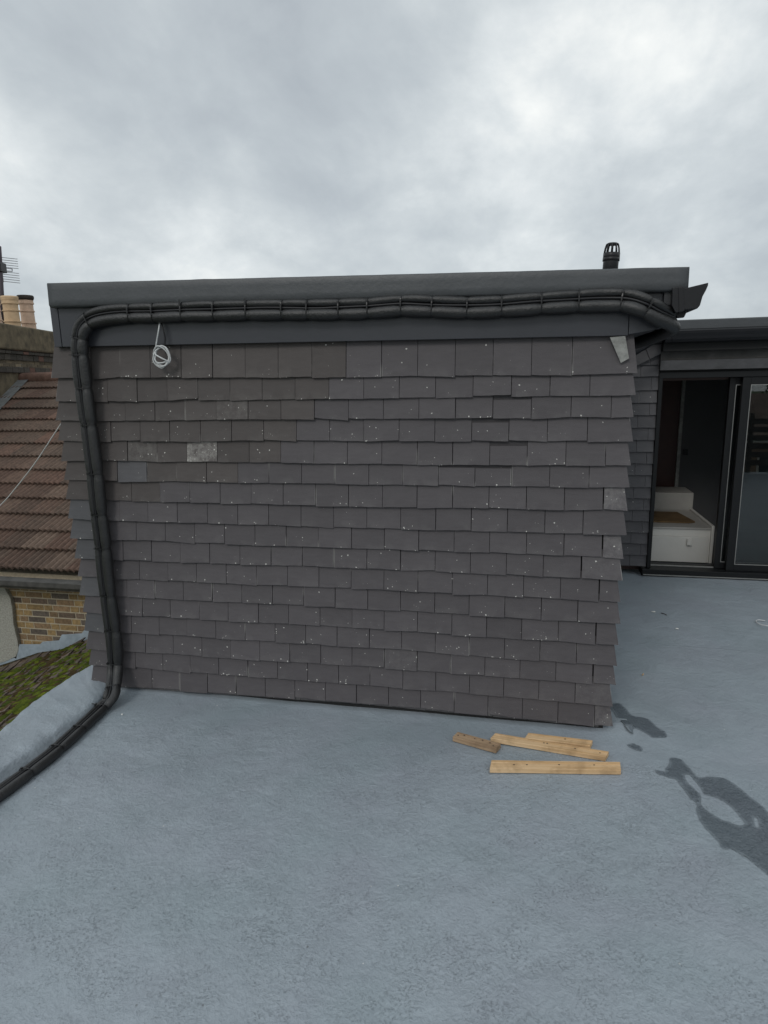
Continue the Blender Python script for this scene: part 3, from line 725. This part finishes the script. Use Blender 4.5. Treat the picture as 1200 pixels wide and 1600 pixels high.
# fixed leaf on the right, and the open leaf slid behind it
def leaf(x0, x1, y, name, st=.060, nar=None):
    f = MB(); z0, z1 = zs1+.002, zh-.002
    f.box((x0, y, z0), (x0+st, y+.045, z1)); f.box((x1-st, y, z0), (x1, y+.045, z1)); f.box((x0+st, y, z0), (x1-st, y+.045, z0+.055)); f.box((x0+st, y, z1-.058), (x1-st, y+.045, z1))
    o = f.build(name, 'doorframe', ext, bevel=.002)
    gz = MB(); tl_ = R(.6); za, zb2 = z0+.05, z1-.05; dy = math.tan(tl_)*(zb2-za)/2
    gz.hexa([(x0+st-.004, y+.018-dy, za), (x1-st+.004, y+.018-dy, za), (x1-st+.004, y+.024-dy, za), (x0+st-.004, y+.024-dy, za),
             (x0+st-.004, y+.018+dy, zb2), (x1-st+.004, y+.018+dy, zb2), (x1-st+.004, y+.024+dy, zb2), (x0+st-.004, y+.024+dy, zb2)])
    gz.build('glass', 'glass', o)
    bd = MB()
    for (a, b, c, d_) in ((x0+st, x0+st+.005, z0+.055, z1-.058), (x1-st-.005, x1-st, z0+.055, z1-.058), (x0+st+.005, x1-st-.005, z0+.055, z0+.060), (x0+st+.005, x1-st-.005, z1-.063, z1-.058)): bd.box((a, y-.002, c), (b, y+.006, d_))
    bd.build('glazing_bead', 'alu', o)
    return o
xs1 = aty(1156, 650, 2.63).x
leaf(xs1, xs1+1.55, 2.630, 'fixed_door')
xs2 = aty(1136, 650, 2.69).x
leaf(xs2, xs2+1.55, 2.690, 'sliding_door', .045)
# room behind, its dimness put into dark wall and ceiling colours
room = MB(); room.box((xj, 2.80, -.02), (XE, 7.0, -.005)); room.build('room_floor', 'roomwall', ext)
room = MB(); room.box((xj-.9, 2.80, zh+.16), (XE, 7.0, zh+.20)); room.build('room_ceiling', 'roomdark', ext)
room = MB(); room.box((xj-.9, 7.0, -.02), (XE, 7.1, zh+.2)); room.box((XE, 2.7, -.02), (XE+.1, 7.1, 2.1)); room.box((xj-1.0, 2.80, -.02), (xj-.9, 7.1, zh+.2)); room.box((xj-.9, 2.74, -.02), (xj-.02, 2.80, zh+.2)); room.box((xj-.02, 2.725, zh-.02), (XE, 2.80, zh+.2))
room.build('room_wall', 'roomdark', ext)
zcabt = .0
part = MB()
pa = aty(1066, 640, 4.3)
part.box((aty(1068, 640, 4.3).x, 4.3, -.005), (XE, 4.36, zh+.16)); part.build('inner_wall', 'roomwall', ext)
mb = MB(); mb.box((aty(1066, 640, 4.3).x-.022, 4.285, -.005), (aty(1068, 640, 4.3).x-.001, 4.36, zh+.1)); mb.build('door_casing', 'lead', ext)
mb = MB(); mb.box((xj-.6, 4.315, -.004), (aty(1066, 640, 4.3).x-.023, 4.355, zh+.1)); mb.build('inner_door', 'reddoor', ext)
mb = MB(); q = aty(1070, 706, 4.29); mb.box((q.x-.02, 4.285, q.z-.035), (q.x+.03, 4.299, q.z+.03)); mb.build('light_switch', 'black', ext)

# furniture just inside the door
cx0, cx1 = aty(1011, 860, 2.93).x-.12, aty(1105.5, 860, 2.93).x
zt = aty(1060, 838.5, 2.93).z
cab = empty('drawer_cabinet', (lerp(cx0, cx1, .5), 3.2, 0), 'low white drawer unit with square pull just inside the open door', 'cabinet')
mb = MB(); mb.box((cx0, 2.955, 0), (cx1+.02, 3.70, zt+.062)); mb.build('carcass', 'white', cab, bevel=.002)
mb = MB(); mb.box((cx0, 2.93, .006), (cx1, 2.953, zt)); d1 = mb.build('drawer_front', 'white', cab, bevel=.002)
mb = MB(); q = aty(1077, 847, 2.92); mb.box((q.x-.020, 2.905, q.z-.028), (q.x+.020, 2.929, q.z+.026)); mb.build('handle', 'white', d1, bevel=.004)
mb = MB(); mb.box((cx0, 2.945, zt+.064), (cx1+.02, 3.72, zt+.080)); mb.build('worktop', 'worktop', cab, bevel=.002)
mb = MB(); mb.box((cx1+.021, 2.94, 0), (cx1+.045, 3.72, zt+.10)); mb.build('end_panel', 'white', cab, bevel=.002)
ztop = zt+.081
a = aty(1082, 797, 3.74); b = aty(1082, 770.5, 3.74)
box2 = MB(); box2.box((cx0-.05, 3.74, -.004), (a.x, 4.10, b.z)); o = box2.build('storage_box', 'worktop', None, origin=(cx0+.3, 3.9, 0), bevel=.003)
tag(o, 'taller pale box standing behind the drawer unit in the dark room', 'box')
mb = MB(); p0 = atz(1012, 816, ztop+.02); 
pts = [atz(1008, 814, ztop+.012), atz(1076, 816, ztop+.012), atz(1086, 815, ztop+.012), atz(1058, 800, ztop+.012), atz(1010, 799, ztop+.012)]
mb.prism([Vector((p.x, p.y, ztop+.001)) for p in pts], (0, 0, .014)); o = mb.build('loose_board', 'brownboard', None, origin=(pts[0].x, pts[0].y, ztop), bevel=.001)
tag(o, 'flat brown board lying on top of the white drawer unit', 'board')

# ------------------------------------------------------------------ offcuts of batten on the deck
def batten(pa, pb, width, th, mname, label, twist=0, zadd=0, holes=()):
    """pa, pb: far-edge ends of the top face on the deck"""
    zt_ = Z0 + th + .005 + zadd
    A, B = atz(*pa, zt_), atz(*pb, zt_); ax = (B-A); ln = ax.length; ax.normalize()
    nrm = Vector((ax.y, -ax.x, 0)); c = (A+B)/2 + nrm*width/2 + Vector((0, 0, -th/2))
    mb = MB(); nseg = 14; rows = []
    for i in range(nseg+1):
        t = i/nseg-.5; x = t*ln; k = len(mb.v); rows.append(k)
        cut = (.014 if mname == 'wood1' else .004)
        for (w_, h_) in ((-.5, -.5), (.5, -.5), (.5, .5), (.22, .5), (.17, .40), (.12, .5), (-.5, .5)):
            mb.v.append(Vector((x + (cut*w_ if i in (0, nseg) else 0), w_*width + .0012*wob(x, w_, h_, 9), h_*th + .0008*wob(x, w_, h_+4, 14))))
    for a, b in zip(rows, rows[1:]):
        for j in range(7): mb.face((a+j, a+(j+1) % 7, b+(j+1) % 7, b+j))
    mb.face([rows[0]+j for j in range(7)]); mb.face([rows[-1]+j for j in range(7)])
    wi = mb.m(mname)
    hi = mb.m('soot')
    for (hx, hy) in holes:
        i0 = len(mb.v); 
        for j in range(8): an = j*math.pi/4; mb.v.append(Vector((hx*ln+.0042*math.cos(an), hy*width+.0034*math.sin(an), th/2+.0012)))
        mb.face(range(i0, i0+8), hi)
    o = mb.build('timber_batten', None); o.location = c
    ang = math.atan2(ax.y, ax.x); o.rotation_euler = (twist, 0, ang)
    bv = o.modifiers.new('bevel', 'BEVEL'); bv.width = .0012; bv.segments = 1; bv.limit_method = 'ANGLE'; bv.angle_limit = R(50)
    return tag(o, label, 'timber offcut', 'batten offcuts on the roof deck')
q5 = lambda x, y: (650+x/2.1818, 1050+y/2.1829)
batten(q5(252, 300), q5(690, 306), .062, .022, 'wood1', 'longest pine batten, square to the view and nearest in front of the tiled wall', holes=((-.32, -.05), (-.22, -.03), (.03, .02), (.30, .05)))
batten(q5(265, 207), q5(652, 270), .050, .022, 'wood1', 'pine batten lying slanted with two dark screw holes in the middle', holes=((-.04, .12), (-.012, .14), (.23, .05), (.44, 0)))
batten(q5(378, 206), q5(597, 232), .050, .022, 'wood1', 'short pale batten tucked behind the slanted one, closest to the tiles', holes=((.1, .1),))
batten(q5(141, 203), q5(288, 243), .052, .024, 'wood2', 'short weathered grey brown batten apart from the rest, with a row of screw holes', holes=((-.3, .15), (-.05, .1), (.12, .2), (.3, .1), (.4, -.2), (-.42, -.1)))

# small litter on the deck
def scrap(px, py, size, m, label, cat, name, kind=0):
    p = atz(px, py, Z0); z = deck_z(p.x, p.y)+.003; mb = MB(); an = random.uniform(0, 3.1)
    if kind == 0:
        k = 7; pts = [Vector((p.x+size*math.cos(an+i*2*math.pi/k)*random.uniform(.4, 1), p.y+size*.7*math.sin(an+i*2*math.pi/k)*random.uniform(.4, 1), z+random.uniform(0, .004))) for i in range(k)]
        mb.prism(pts, (0, 0, .003))
    else:
        d = Vector((math.cos(an), math.sin(an), .05))*size; pts = [p*1 for _ in range(3)]
        a, b = Vector((p.x, p.y, z+.002))-d, Vector((p.x, p.y, z+.002))+d
        mb.tube(catmull([a, (a+b)/2+Vector((.003, -.004, .003)), b], 4), .0028, 6)
    return tag(mb.build(name, m, None, origin=(p.x, p.y, z)), label, cat)
random.seed(3)
scrap(1021, 957, .016, 'paper', 'torn white scrap lying left of a dark splinter beyond the tiled wall', 'scrap', 'paper_scrap')
scrap(1037, 961, .022, 'soot', 'dark splinter lying on the deck beside the torn white scrap', 'splinter', 'dark_splinter', 1)
scrap(1058, 984, .014, 'paper', 'small white chip in open deck, right of the dark splinter', 'scrap', 'white_chip')
scrap(1004, 1055, .012, 'wood1', 'short pale wood sliver near the right edge of the tiled wall', 'splinter', 'wood_sliver', 1)
scrap(191, 1118, .006, 'paper', 'tiny white crumb at the foot of the tiles by the pipes', 'scrap', 'white_crumb')
p = atz(1196, 977, Z0); mb = MB()
mb.tube(catmull([p+Vector((.055*math.cos(a_), .075*math.sin(a_), .006+.004*k)) for k, a_ in enumerate([R(70), R(110), R(150), R(190), R(230), R(275), R(320)])], 6), .0032, 7)
tag(mb.build('wire_offcut', 'whitecable', None, origin=p), 'curled white wire offcut on the deck at the right edge of the photo', 'wire')

# ------------------------------------------------------------------ neighbour's house
DV = Vector((-.2811, .9597, 0))
house = empty('neighbour_house', (-4.5, 5, -6), "neighbour's yellow brick house with ribbed brown tiled roof", 'house')
SL = math.tan(R(24)); E0 = Vector((-2.99, 2.8, -.394))
yrow = [7.22, 6.83, 6.48, 6.11, 5.76, 5.40, 5.06, 4.73, 4.41, 4.10, 3.79, 3.49, 3.18, 2.87]
nrm = Vector((0, -math.sin(R(24)), math.cos(R(24))))
mb = MB(); random.seed(21)
ytop = [7.55] + yrow[:-1]
for r, (ya, yb) in enumerate(zip(yrow, ytop)):
    X0, X1, pit = -9.6, -1.3, .078; n = int((X1-X0)/pit*5); k0 = len(mb.v)
    offs = random.uniform(0, .3)
    for y, lift in ((ya-.0, .048), (yb+.05, .006)):
        for i in range(n+1):
            x = X0+i*pit/5; ph = (i % 5)
            h = (-.008, .014, .024, .022, .010)[ph]
            p = Vector((x, y, E0.z+(y-E0.y)*SL)) + nrm*(lift+h); mb.v.append(p)
    for i in range(n+1): mb.v.append(mb.v[k0+i] - nrm*.022)
    tcol = {}
    for i in range(n):
        ti = int((X0+i*pit/5+offs)/.312)
        if ti not in tcol:
            v = random.gauss(1, .13); w_ = random.random()
            tcol[ti] = (.104*v, (.060+.012*w_)*v, (.043+.010*w_)*v, 1)
        c = tcol[ti]
        mb.face((k0+i, k0+i+1, k0+n+1+i+1, k0+n+1+i), 0, c, None, False); mb.face((k0+2*(n+1)+i, k0+2*(n+1)+i+1, k0+i+1, k0+i), 0, tuple(q_*.8 for q_ in c[:3])+(1,))
mb.build('tiled_roof', 'rooftile', house)
zr = E0.z+(7.6-E0.y)*SL
mb = MB()
mb.tube([(-9.6+.45*i, 7.62, zr+.02+.01*random.random()) for i in range(19)], .13, 12); mb.build('ridge', 'ridge', house)
mb = MB(); mb.poly([(-9.6, 7.62, zr), (-1.3, 7.62, zr), (-1.3, 12.4, zr-4.8*SL), (-9.6, 12.4, zr-4.8*SL)]); mb.build('rear_slope', 'ridge', house)
# eaves gutter, bedding and bricks
zg = E0.z
mb = MB(); mb.prism([(-9.6, 2.66, zg-.01), (-9.6, 2.655, zg-.06), (-9.6, 2.68, zg-.095), (-9.6, 2.77, zg-.10), (-9.6, 2.79, zg-.005)], (8.3, 0, 0)); mb.build('gutter', 'gutterold', house)
mb = MB(); mb.box((-9.6, 2.86, zg-.175), (-1.3, 3.0, zg-.10)); mb.build('eaves_board', 'mortarold', house, bevel=.01)
mb = MB(); mb.box((-9.6, 3.0, -6.3), (-1.32, 12.3, zg-.03)); mb.prism([(-1.40, 3.0, zg-.03), (-1.40, 12.3, zg-.03), (-1.40, 7.62, zr-.05)], (.08, 0, 0)); mb.build('wall', 'mortar', house)
mb = MB(); random.seed(8); cz = zg-.178; r = 0
def brickcol():
    q = random.random()
    if q < .55: c = Vector((.245, .165, .075))
    elif q < .75: c = Vector((.19, .125, .07))
    elif q < .92: c = Vector((.125, .09, .065))
    else: c = Vector((.105, .085, .068))
    return tuple(c*1.22*random.gauss(1, .14))+(1,)
while cz > -2.6:
    x = -6.4 + (.168 if r % 2 else 0); hd = r % 2
    while x < -1.5:
        ln = .215 if hd == 0 else .1025
        mb.box((x, 2.997-random.uniform(0, .0015), cz-.060), (x+ln, 3.02, cz), 0, brickcol()); x += ln+.013; hd = 1-hd
    cz -= .075; r += 1
mb.build('brickwork', 'brick', house)
# patch of pebbledash on the left of the brickwork
pts = [aty(x, y, 2.95) for x, y in ((-60, 903), (6, 904), (8, 921), (16, 935), (19, 950), (21, 975), (27, 1000), (29, 1015), (25, 1026), (8, 1034), (-60, 1052))]
mb = MB(); mb.prism(pts, (0, .05, 0)); mb.build('pebbledash', 'render', house, bevel=.006)
# stepped blue-grey flashing where the low roof meets the wall
up = [(25, 1030), (30, 1007), (62, 1007), (66, 1003), (92, 1001), (96, 992), (127, 990), (132, 984), (150, 981), (190, 968)]
lo = [(190, 986), (150, 996), (120, 1004), (95, 1015), (60, 1020), (30, 1030), (0, 1040), (-50, 1056), (-50, 1046), (0, 1030), (20, 1027)]
fp = [aty(x, y, 2.955) for x, y in up+lo]
mb = MB(); mb.prism(fp, (0, .012, 0)); mb.build('step_flashing', 'flash', house, bevel=.003)
# lead flashing down the side of the chimney
A, B = Vector((-7.11, 7.75, 1.81)), Vector((-6.82, 6.76, 1.37))
dd = (B-A).normalized(); side = Vector((.96, .28, 0))
mb = MB(); mb.poly([A, A+dd*4, A+dd*4+side*.22+Vector((0, 0, .035)), A+side*.22+Vector((0, 0, .035))]); 
mb.poly([A+Vector((0, 0, .22)), A+dd*4+Vector((0, 0, .22)), A+dd*4+Vector((.012, 0, .0)), A+Vector((.012, 0, 0))])
for v in mb.v: v += nrm*.06
mb.build('chimney_flashing', 'oldlead', house)
# lichen and litter specks on the roof
# ------------------------------------------------------------------ chimney
chim = empty('chimney_stack', (-7.3, 8.0, 1.6), 'weathered brick chimney stack with a row of buff clay pots', 'chimney')
fn = Vector((DV.y, -DV.x, 0))                                   # the face turned towards us
def chp(x, y): return atp(x, y, A, fn)
def block(mb, z0, z1, out, s0=-3.2, s1=4.4, dep=.95, mi=0, col=(1, 1, 1, 0)):
    c0 = A + DV*s0 + fn*out; c1 = A + DV*s1 + fn*out; back = -fn*(dep+2*out)
    q = [c0, c1, c1+back, c0+back]
    mb.hexa([(p.x, p.y, z0) for p in q]+[(p.x, p.y, z1) for p in q], mi, col)
zt0, zt1 = chp(40, 512).z, chp(40, 549).z
zk0, zk1, zk2, zk3 = chp(40, 550).z, chp(40, 560).z, chp(40, 567).z, chp(40, 581).z
mb = MB(); 
block(mb, zt1, zt0, .10); o = mb.build('coping', 'stackconc', chim, bevel=.03)
def stackcol(): c = Vector((.135, .105, .07))*random.gauss(1, .2); return (*c, 1)
def course_block(mb, z0, z1, out, dark):
    n = max(1, round((z1-z0)/.075)); h = (z1-z0)/n
    for i in range(n):
        s = -3.2 + (i % 2)*.11
        while s < 4.3:
            c = A + DV*(s+.107) + fn*(out-.05); v = (Vector((.05, .042, .034)) if dark else Vector((.15, .118, .078)))*random.gauss(1, .22)
            if dark and random.random() < .12: v = Vector((.11, .055, .04))
            mb.obox((c.x, c.y, z0+h*(i+.5)), DV*.107, fn*(.05+random.uniform(-.002, .004)), Vector((0, 0, h/2-.005)), 0, (*v, 1)); s += .224
mb = MB(); block(mb, -1.0, zt1, -.012); mb.build('core', 'mortarold', chim)
mb = MB()
course_block(mb, lerp(zk0, zk1, .5), zk0+.06, .07, True); course_block(mb, zk1-.05, lerp(zk0, zk1, .5), .04, True)
course_block(mb, chp(40, 574).z, zk1-.055, .0, False); course_block(mb, zk3-.02, chp(40, 574).z, .045, True)
mb.build('corbels', 'brick', chim)
mb = MB(); block(mb, -1.0, zk3-.02, .004); mb.build('rendered_base', 'stackconc', chim)
potp = A - fn*.38
for i, (xl, xr_, yt, yb_, m) in enumerate(((-19, 5, 467, 511, 'potpink'), (6, 34, 464, 513, 'pot'), (33, 58, 463, 519, 'potpink'))):
    xm = (xl+xr_)/2; b = atp(xm+1, yb_, potp, fn); t_ = atp(xm-2, yt, potp, fn)
    dep = (b-CAM).dot(CF); r0 = (xr_-xl)/2*dep/FPX*.85; h = t_.z-zt0; base = (b.x, b.y, zt0-.02); H = h+.02
    prof = [(r0*.98, 0), (r0*.94, .235*H), (r0*1.06, .24*H), (r0*1.06, .27*H), (r0*.93, .275*H), (r0*.90, .555*H), (r0*1.01, .56*H), (r0*1.01, .595*H), (r0*.90, .60*H), (r0*.91, .765*H), (r0*1.03, .77*H), (r0*1.03, .81*H), (r0*.98, .815*H), (r0*.98, .86*H)]
    if i == 2: prof += [(r0*.98, .87*H)]
    else: prof += [(r0*1.03, .90*H), (r0*1.06, .97*H), (r0*.98, H), (r0*.8, H), (r0*.78, .9*H)]
    mb = MB(); mb.lathe(base, (0, 0, 1), prof, 36, sm=False); o = mb.build('chimney_pot', m, chim)
    if i == 2:
        mb = MB(); mb.lathe(base, (0, 0, 1), [(r0*1.0, .875*H), (r0*1.12, .92*H), (r0*1.14, .97*H), (r0*1.05, H), (r0*.85, H), (r0*.8, .9*H)], 24); mb.build('rim', 'soot', o)
        o['label'] = 'pink clay pot with a sooty black rim'
# television aerial on its mast
aer_p = A + DV*1.2 - fn*.6
def ap(x, y): return atp(x, y, aer_p, fn)
aer = empty('tv_aerial', ap(1, 470), 'television aerial with thin grid of rods on a dark mast above the chimney', 'aerial')
mb = MB(); mb.tube([ap(7, 520), ap(2, 455), ap(-1, 400), ap(-2, 385)], .045, 10); mb.build('mast', 'mast', aer)
mb = MB(); c = ap(1, 418); mb.obox(c, DV*.12, fn*.06, Vector((0, 0, .09))); mb.build('clamp', 'black', aer, bevel=.01)
mb = MB()
for k in range(11):
    y0 = 402+k*3.75; 
    if k == 5: continue
    mb.tube([ap(-4+k*.5, y0-.6), ap(27+k*.42, y0+2.7)], .0075, 5)
mb.tube([ap(4, 418), ap(19, 420), ap(19, 424), ap(5, 423)], .011, 6); mb.tube([ap(3, 424), ap(5, 441)], .012, 6)
mb.build('reflector_rods', 'metal', aer)

# ------------------------------------------------------------------ mossy lean-to roof between the houses
PM = Vector((-2.672, 3, -1.16)); am, bm_ = .307, .0895
nm = Vector((-am, -bm_, 1)).normalized()
mz = lambda x, y: PM.z + am*(x-PM.x) + bm_*(y-PM.y)
fall = Vector((-DV.y, DV.x, 0)); fall = Vector((fall.x, fall.y, am*fall.x+bm_*fall.y)).normalized()
lean = empty('mossy_roof', (-1.8, .6, -1), 'low old slate roof between the houses, half covered in green moss', 'roof')
mb = MB(); random.seed(14)
O0 = Vector((-.25, 0, mz(-.25, 0)))
for r in range(34):
    off = random.uniform(0, .2); s = -3.4+off
    while s < 3.4:
        c = O0 + fall*(r*.13) + DV*s
        wd = random.uniform(.17, .21)
        if c.y < 2.93 and c.x < .0 + 9:
            v = random.gauss(1, .2); col = (.085*v, .064*v, .05*v, 1)
            cc_ = c + nm*(.010+random.uniform(0, .006))
            mb.obox(cc_, fall*.085 + nm*(-.009+random.uniform(-.006, .006)), DV*(wd/2-.002), nm*.006, 0, col)
        s += wd
mb.build('slates', 'slate', lean)
mb = MB()
pts = [O0+fall*(-.2)-DV*3.6, O0+fall*4.6-DV*3.6, O0+fall*4.6+DV*3.2, O0+fall*(-.2)+DV*3.2]
mb.prism([p-nm*.03 for p in pts], -nm*.08); mb.build('underlay', 'void', lean)
mb = MB(); random.seed(31)
ico = bmesh.new(); bmesh.ops.create_icosphere(ico, subdivisions=1, radius=1); iv = [v.co.copy() for v in ico.verts]; iff = [[v.index for v in f.verts] for f in ico.faces]; ico.free()
cnt = 0
while cnt < 9000:
    f_ = random.uniform(.0, 4.0); s = random.uniform(-1.6, 3.3); c = O0+fall*f_+DV*s
    if c.y > 2.94: continue
    dn = wob(c.x*.9, c.y*.9, 4, 2.0)*.6 + wob(c.x, c.y, 8, 6)*.5
    rowpos = (f_ % .13)/.13
    if dn + (.68 if f_ > .35 else -.1) + .1*(rowpos > .6) + (0 if s < 2.95 else -.4) < random.uniform(-.05, .35): continue
    sz = random.uniform(.014, .046)*(1+max(0, dn)); v = random.gauss(1, .2); g = random.random()
    col = ((.044+.05*g)*v, (.064+.046*g)*v, .012*v, 1) if random.random() < .70 else (.065*v, .046*v, .022*v, 1)
    k = len(mb.v); st = random.uniform(1, 2.1)
    for p in iv:
        j = 1+.35*wob(p.x*2+cnt, p.y*2, p.z*2, 1)
        mb.v.append(c + nm*.012 + fall*(p.x*sz*st*j) + DV*(p.y*sz*j*.9) + nm*(p.z*sz*.62*j))
    for t in iff: mb.face([k+q for q in t], 0, col, None, True)
    cnt += 1
tag(mb.build('moss', 'moss'), kind='stuff')
# thin wire from the dormer across the neighbour's roof
w0 = Vector((-.16, .9, aty(98, 657, .9).z)); w0.x = aty(99, 656, .9).x+.05
mb = MB(); mb.tube(catmull([aty(103, 651, .9), aty(97, 660, .92), aty(85, 678, 1.0), aty(56, 722, 1.15), aty(25, 762, 1.3), aty(0, 790, 1.4), aty(-60, 845, 1.7), Vector((-4.0, 2.64, -.45))], 8), .0042, 7)
tag(mb.build('span_wire', 'whitecable'), "thin white wire slung from the dormer past the neighbour's tiled roof", 'wire')

# ------------------------------------------------------------------ what the door glass mirrors: the houses behind
M['brick2'] = mat('far_brick', (.27, .19, .14), .9, .2, 3); M['roof2'] = mat('far_roof', (.16, .12, .10), .9, .25, 2)
M['pane2'] = mat('far_pane', (.05, .06, .07), .1, .05)
def terrace(x, y, label):
    t = empty('terraced_house', (x, y, -6.3), label, 'house', 'terraced houses behind the photographer')
    mb = MB(); mb.box((x-2.6, y-7, -6.3), (x+2.6, y, -.6)); mb.build('wall', 'brick2', t)
    mb = MB(); mb.prism([(x-2.6, y+.25, -.75), (x-2.6, y-3.4, 1.15), (x-2.6, y-7.2, -.75)], (5.19, 0, 0)); mb.build('roof', 'roof2', t)
    for dx, z0, z1 in ((-1.3, -2.9, -1.4), (1.2, -2.9, -1.4), (-1.3, -5.3, -3.8), (1.2, -5.3, -3.8)):
        mb = MB(); mb.box((x+dx-.55, y-.03, z0), (x+dx+.55, y+.04, z1)); w = mb.build('window', 'white', t)
        mb = MB(); mb.box((x+dx-.47, y+.02, z0+.08), (x+dx-.03, y+.05, z1-.08)); mb.box((x+dx+.03, y+.02, z0+.08), (x+dx+.47, y+.05, z1-.08)); mb.build('pane', 'pane2', w)
    mb = MB(); mb.box((x-2.2, y+.26, -.86), (x+2.55, y+.36, -.74)); mb.build('gutter', 'white', t)
for i, x in enumerate((1.0, 6.2, 11.4, 16.6)):
    terrace(x, -22, ('brown brick terraced house mirrored in the sliding door', 'brick terraced house second along behind the photographer', 'brick terraced house third along behind the photographer', 'brick terraced house last along behind the photographer')[i])
def tree(x, y, zb, zt_, rad, label):
    t = empty('garden_tree', (x, y, zb), label, 'tree')
    mb = MB(); mb.tube([(x, y, zb), (x+.1, y, lerp(zb, zt_, .4)), (x-.1, y+.1, lerp(zb, zt_, .75))], lambda i: (.22, .15, .07)[i], 8)
    for k in range(7):
        an = k*.9; mb.tube([(x, y, lerp(zb, zt_, .4+.04*k)), (x+rad*.6*math.cos(an), y+rad*.6*math.sin(an), lerp(zb, zt_, .65+.04*k))], lambda i: (.07, .02)[i], 6)
    mb.build('trunk', 'bark', t)
    mb = MB()
    cl_ = [Vector((random.gauss(0, rad*.45), random.gauss(0, rad*.45), random.gauss(0, rad*.4))) for _ in range(26)]
    for k in range(2600):
        c = Vector((x, y, lerp(zb, zt_, .72))) + random.choice(cl_) + Vector((random.gauss(0, .3), random.gauss(0, .3), random.gauss(0, .25)))
        a = Vector((random.gauss(0, 1), random.gauss(0, 1), random.gauss(0, 1))).normalized()*.10; b = a.orthogonal().normalized()*.06; v = random.gauss(1, .25)
        mb.poly([c-a, c+b, c+a, c-b], 0, (.045*v, .07*v, .025*v, 1))
    mb.build('crown', 'leaf', t)
random.seed(2)
tree(11.2, -31, -6.3, 3.4, 2.2, 'dark leafy tree over the roofs mirrored in the door glass')
tree(16.5, -30, -6.3, 2.6, 2.6, 'broad dark leafy tree behind the last terraced roofs')

scr = empty('slatted_screen', (6.4, -4.5, Z0), 'dark slatted screen along the back of the deck, mirrored low in the door glass', 'screen')
mb = MB()
for k in range(6): mb.box((3.6, -4.52, .10+k*.15), (9.1, -4.50, .20+k*.15))
mb.build('slats', 'gutterold', scr)
for x in (3.65, 4.9, 6.2, 7.5, 9.05):
    mb = MB(); mb.box((x-.035, -4.56, Z0), (x+.035, -4.521, 1.05)); mb.build('post', 'gutterold', scr)
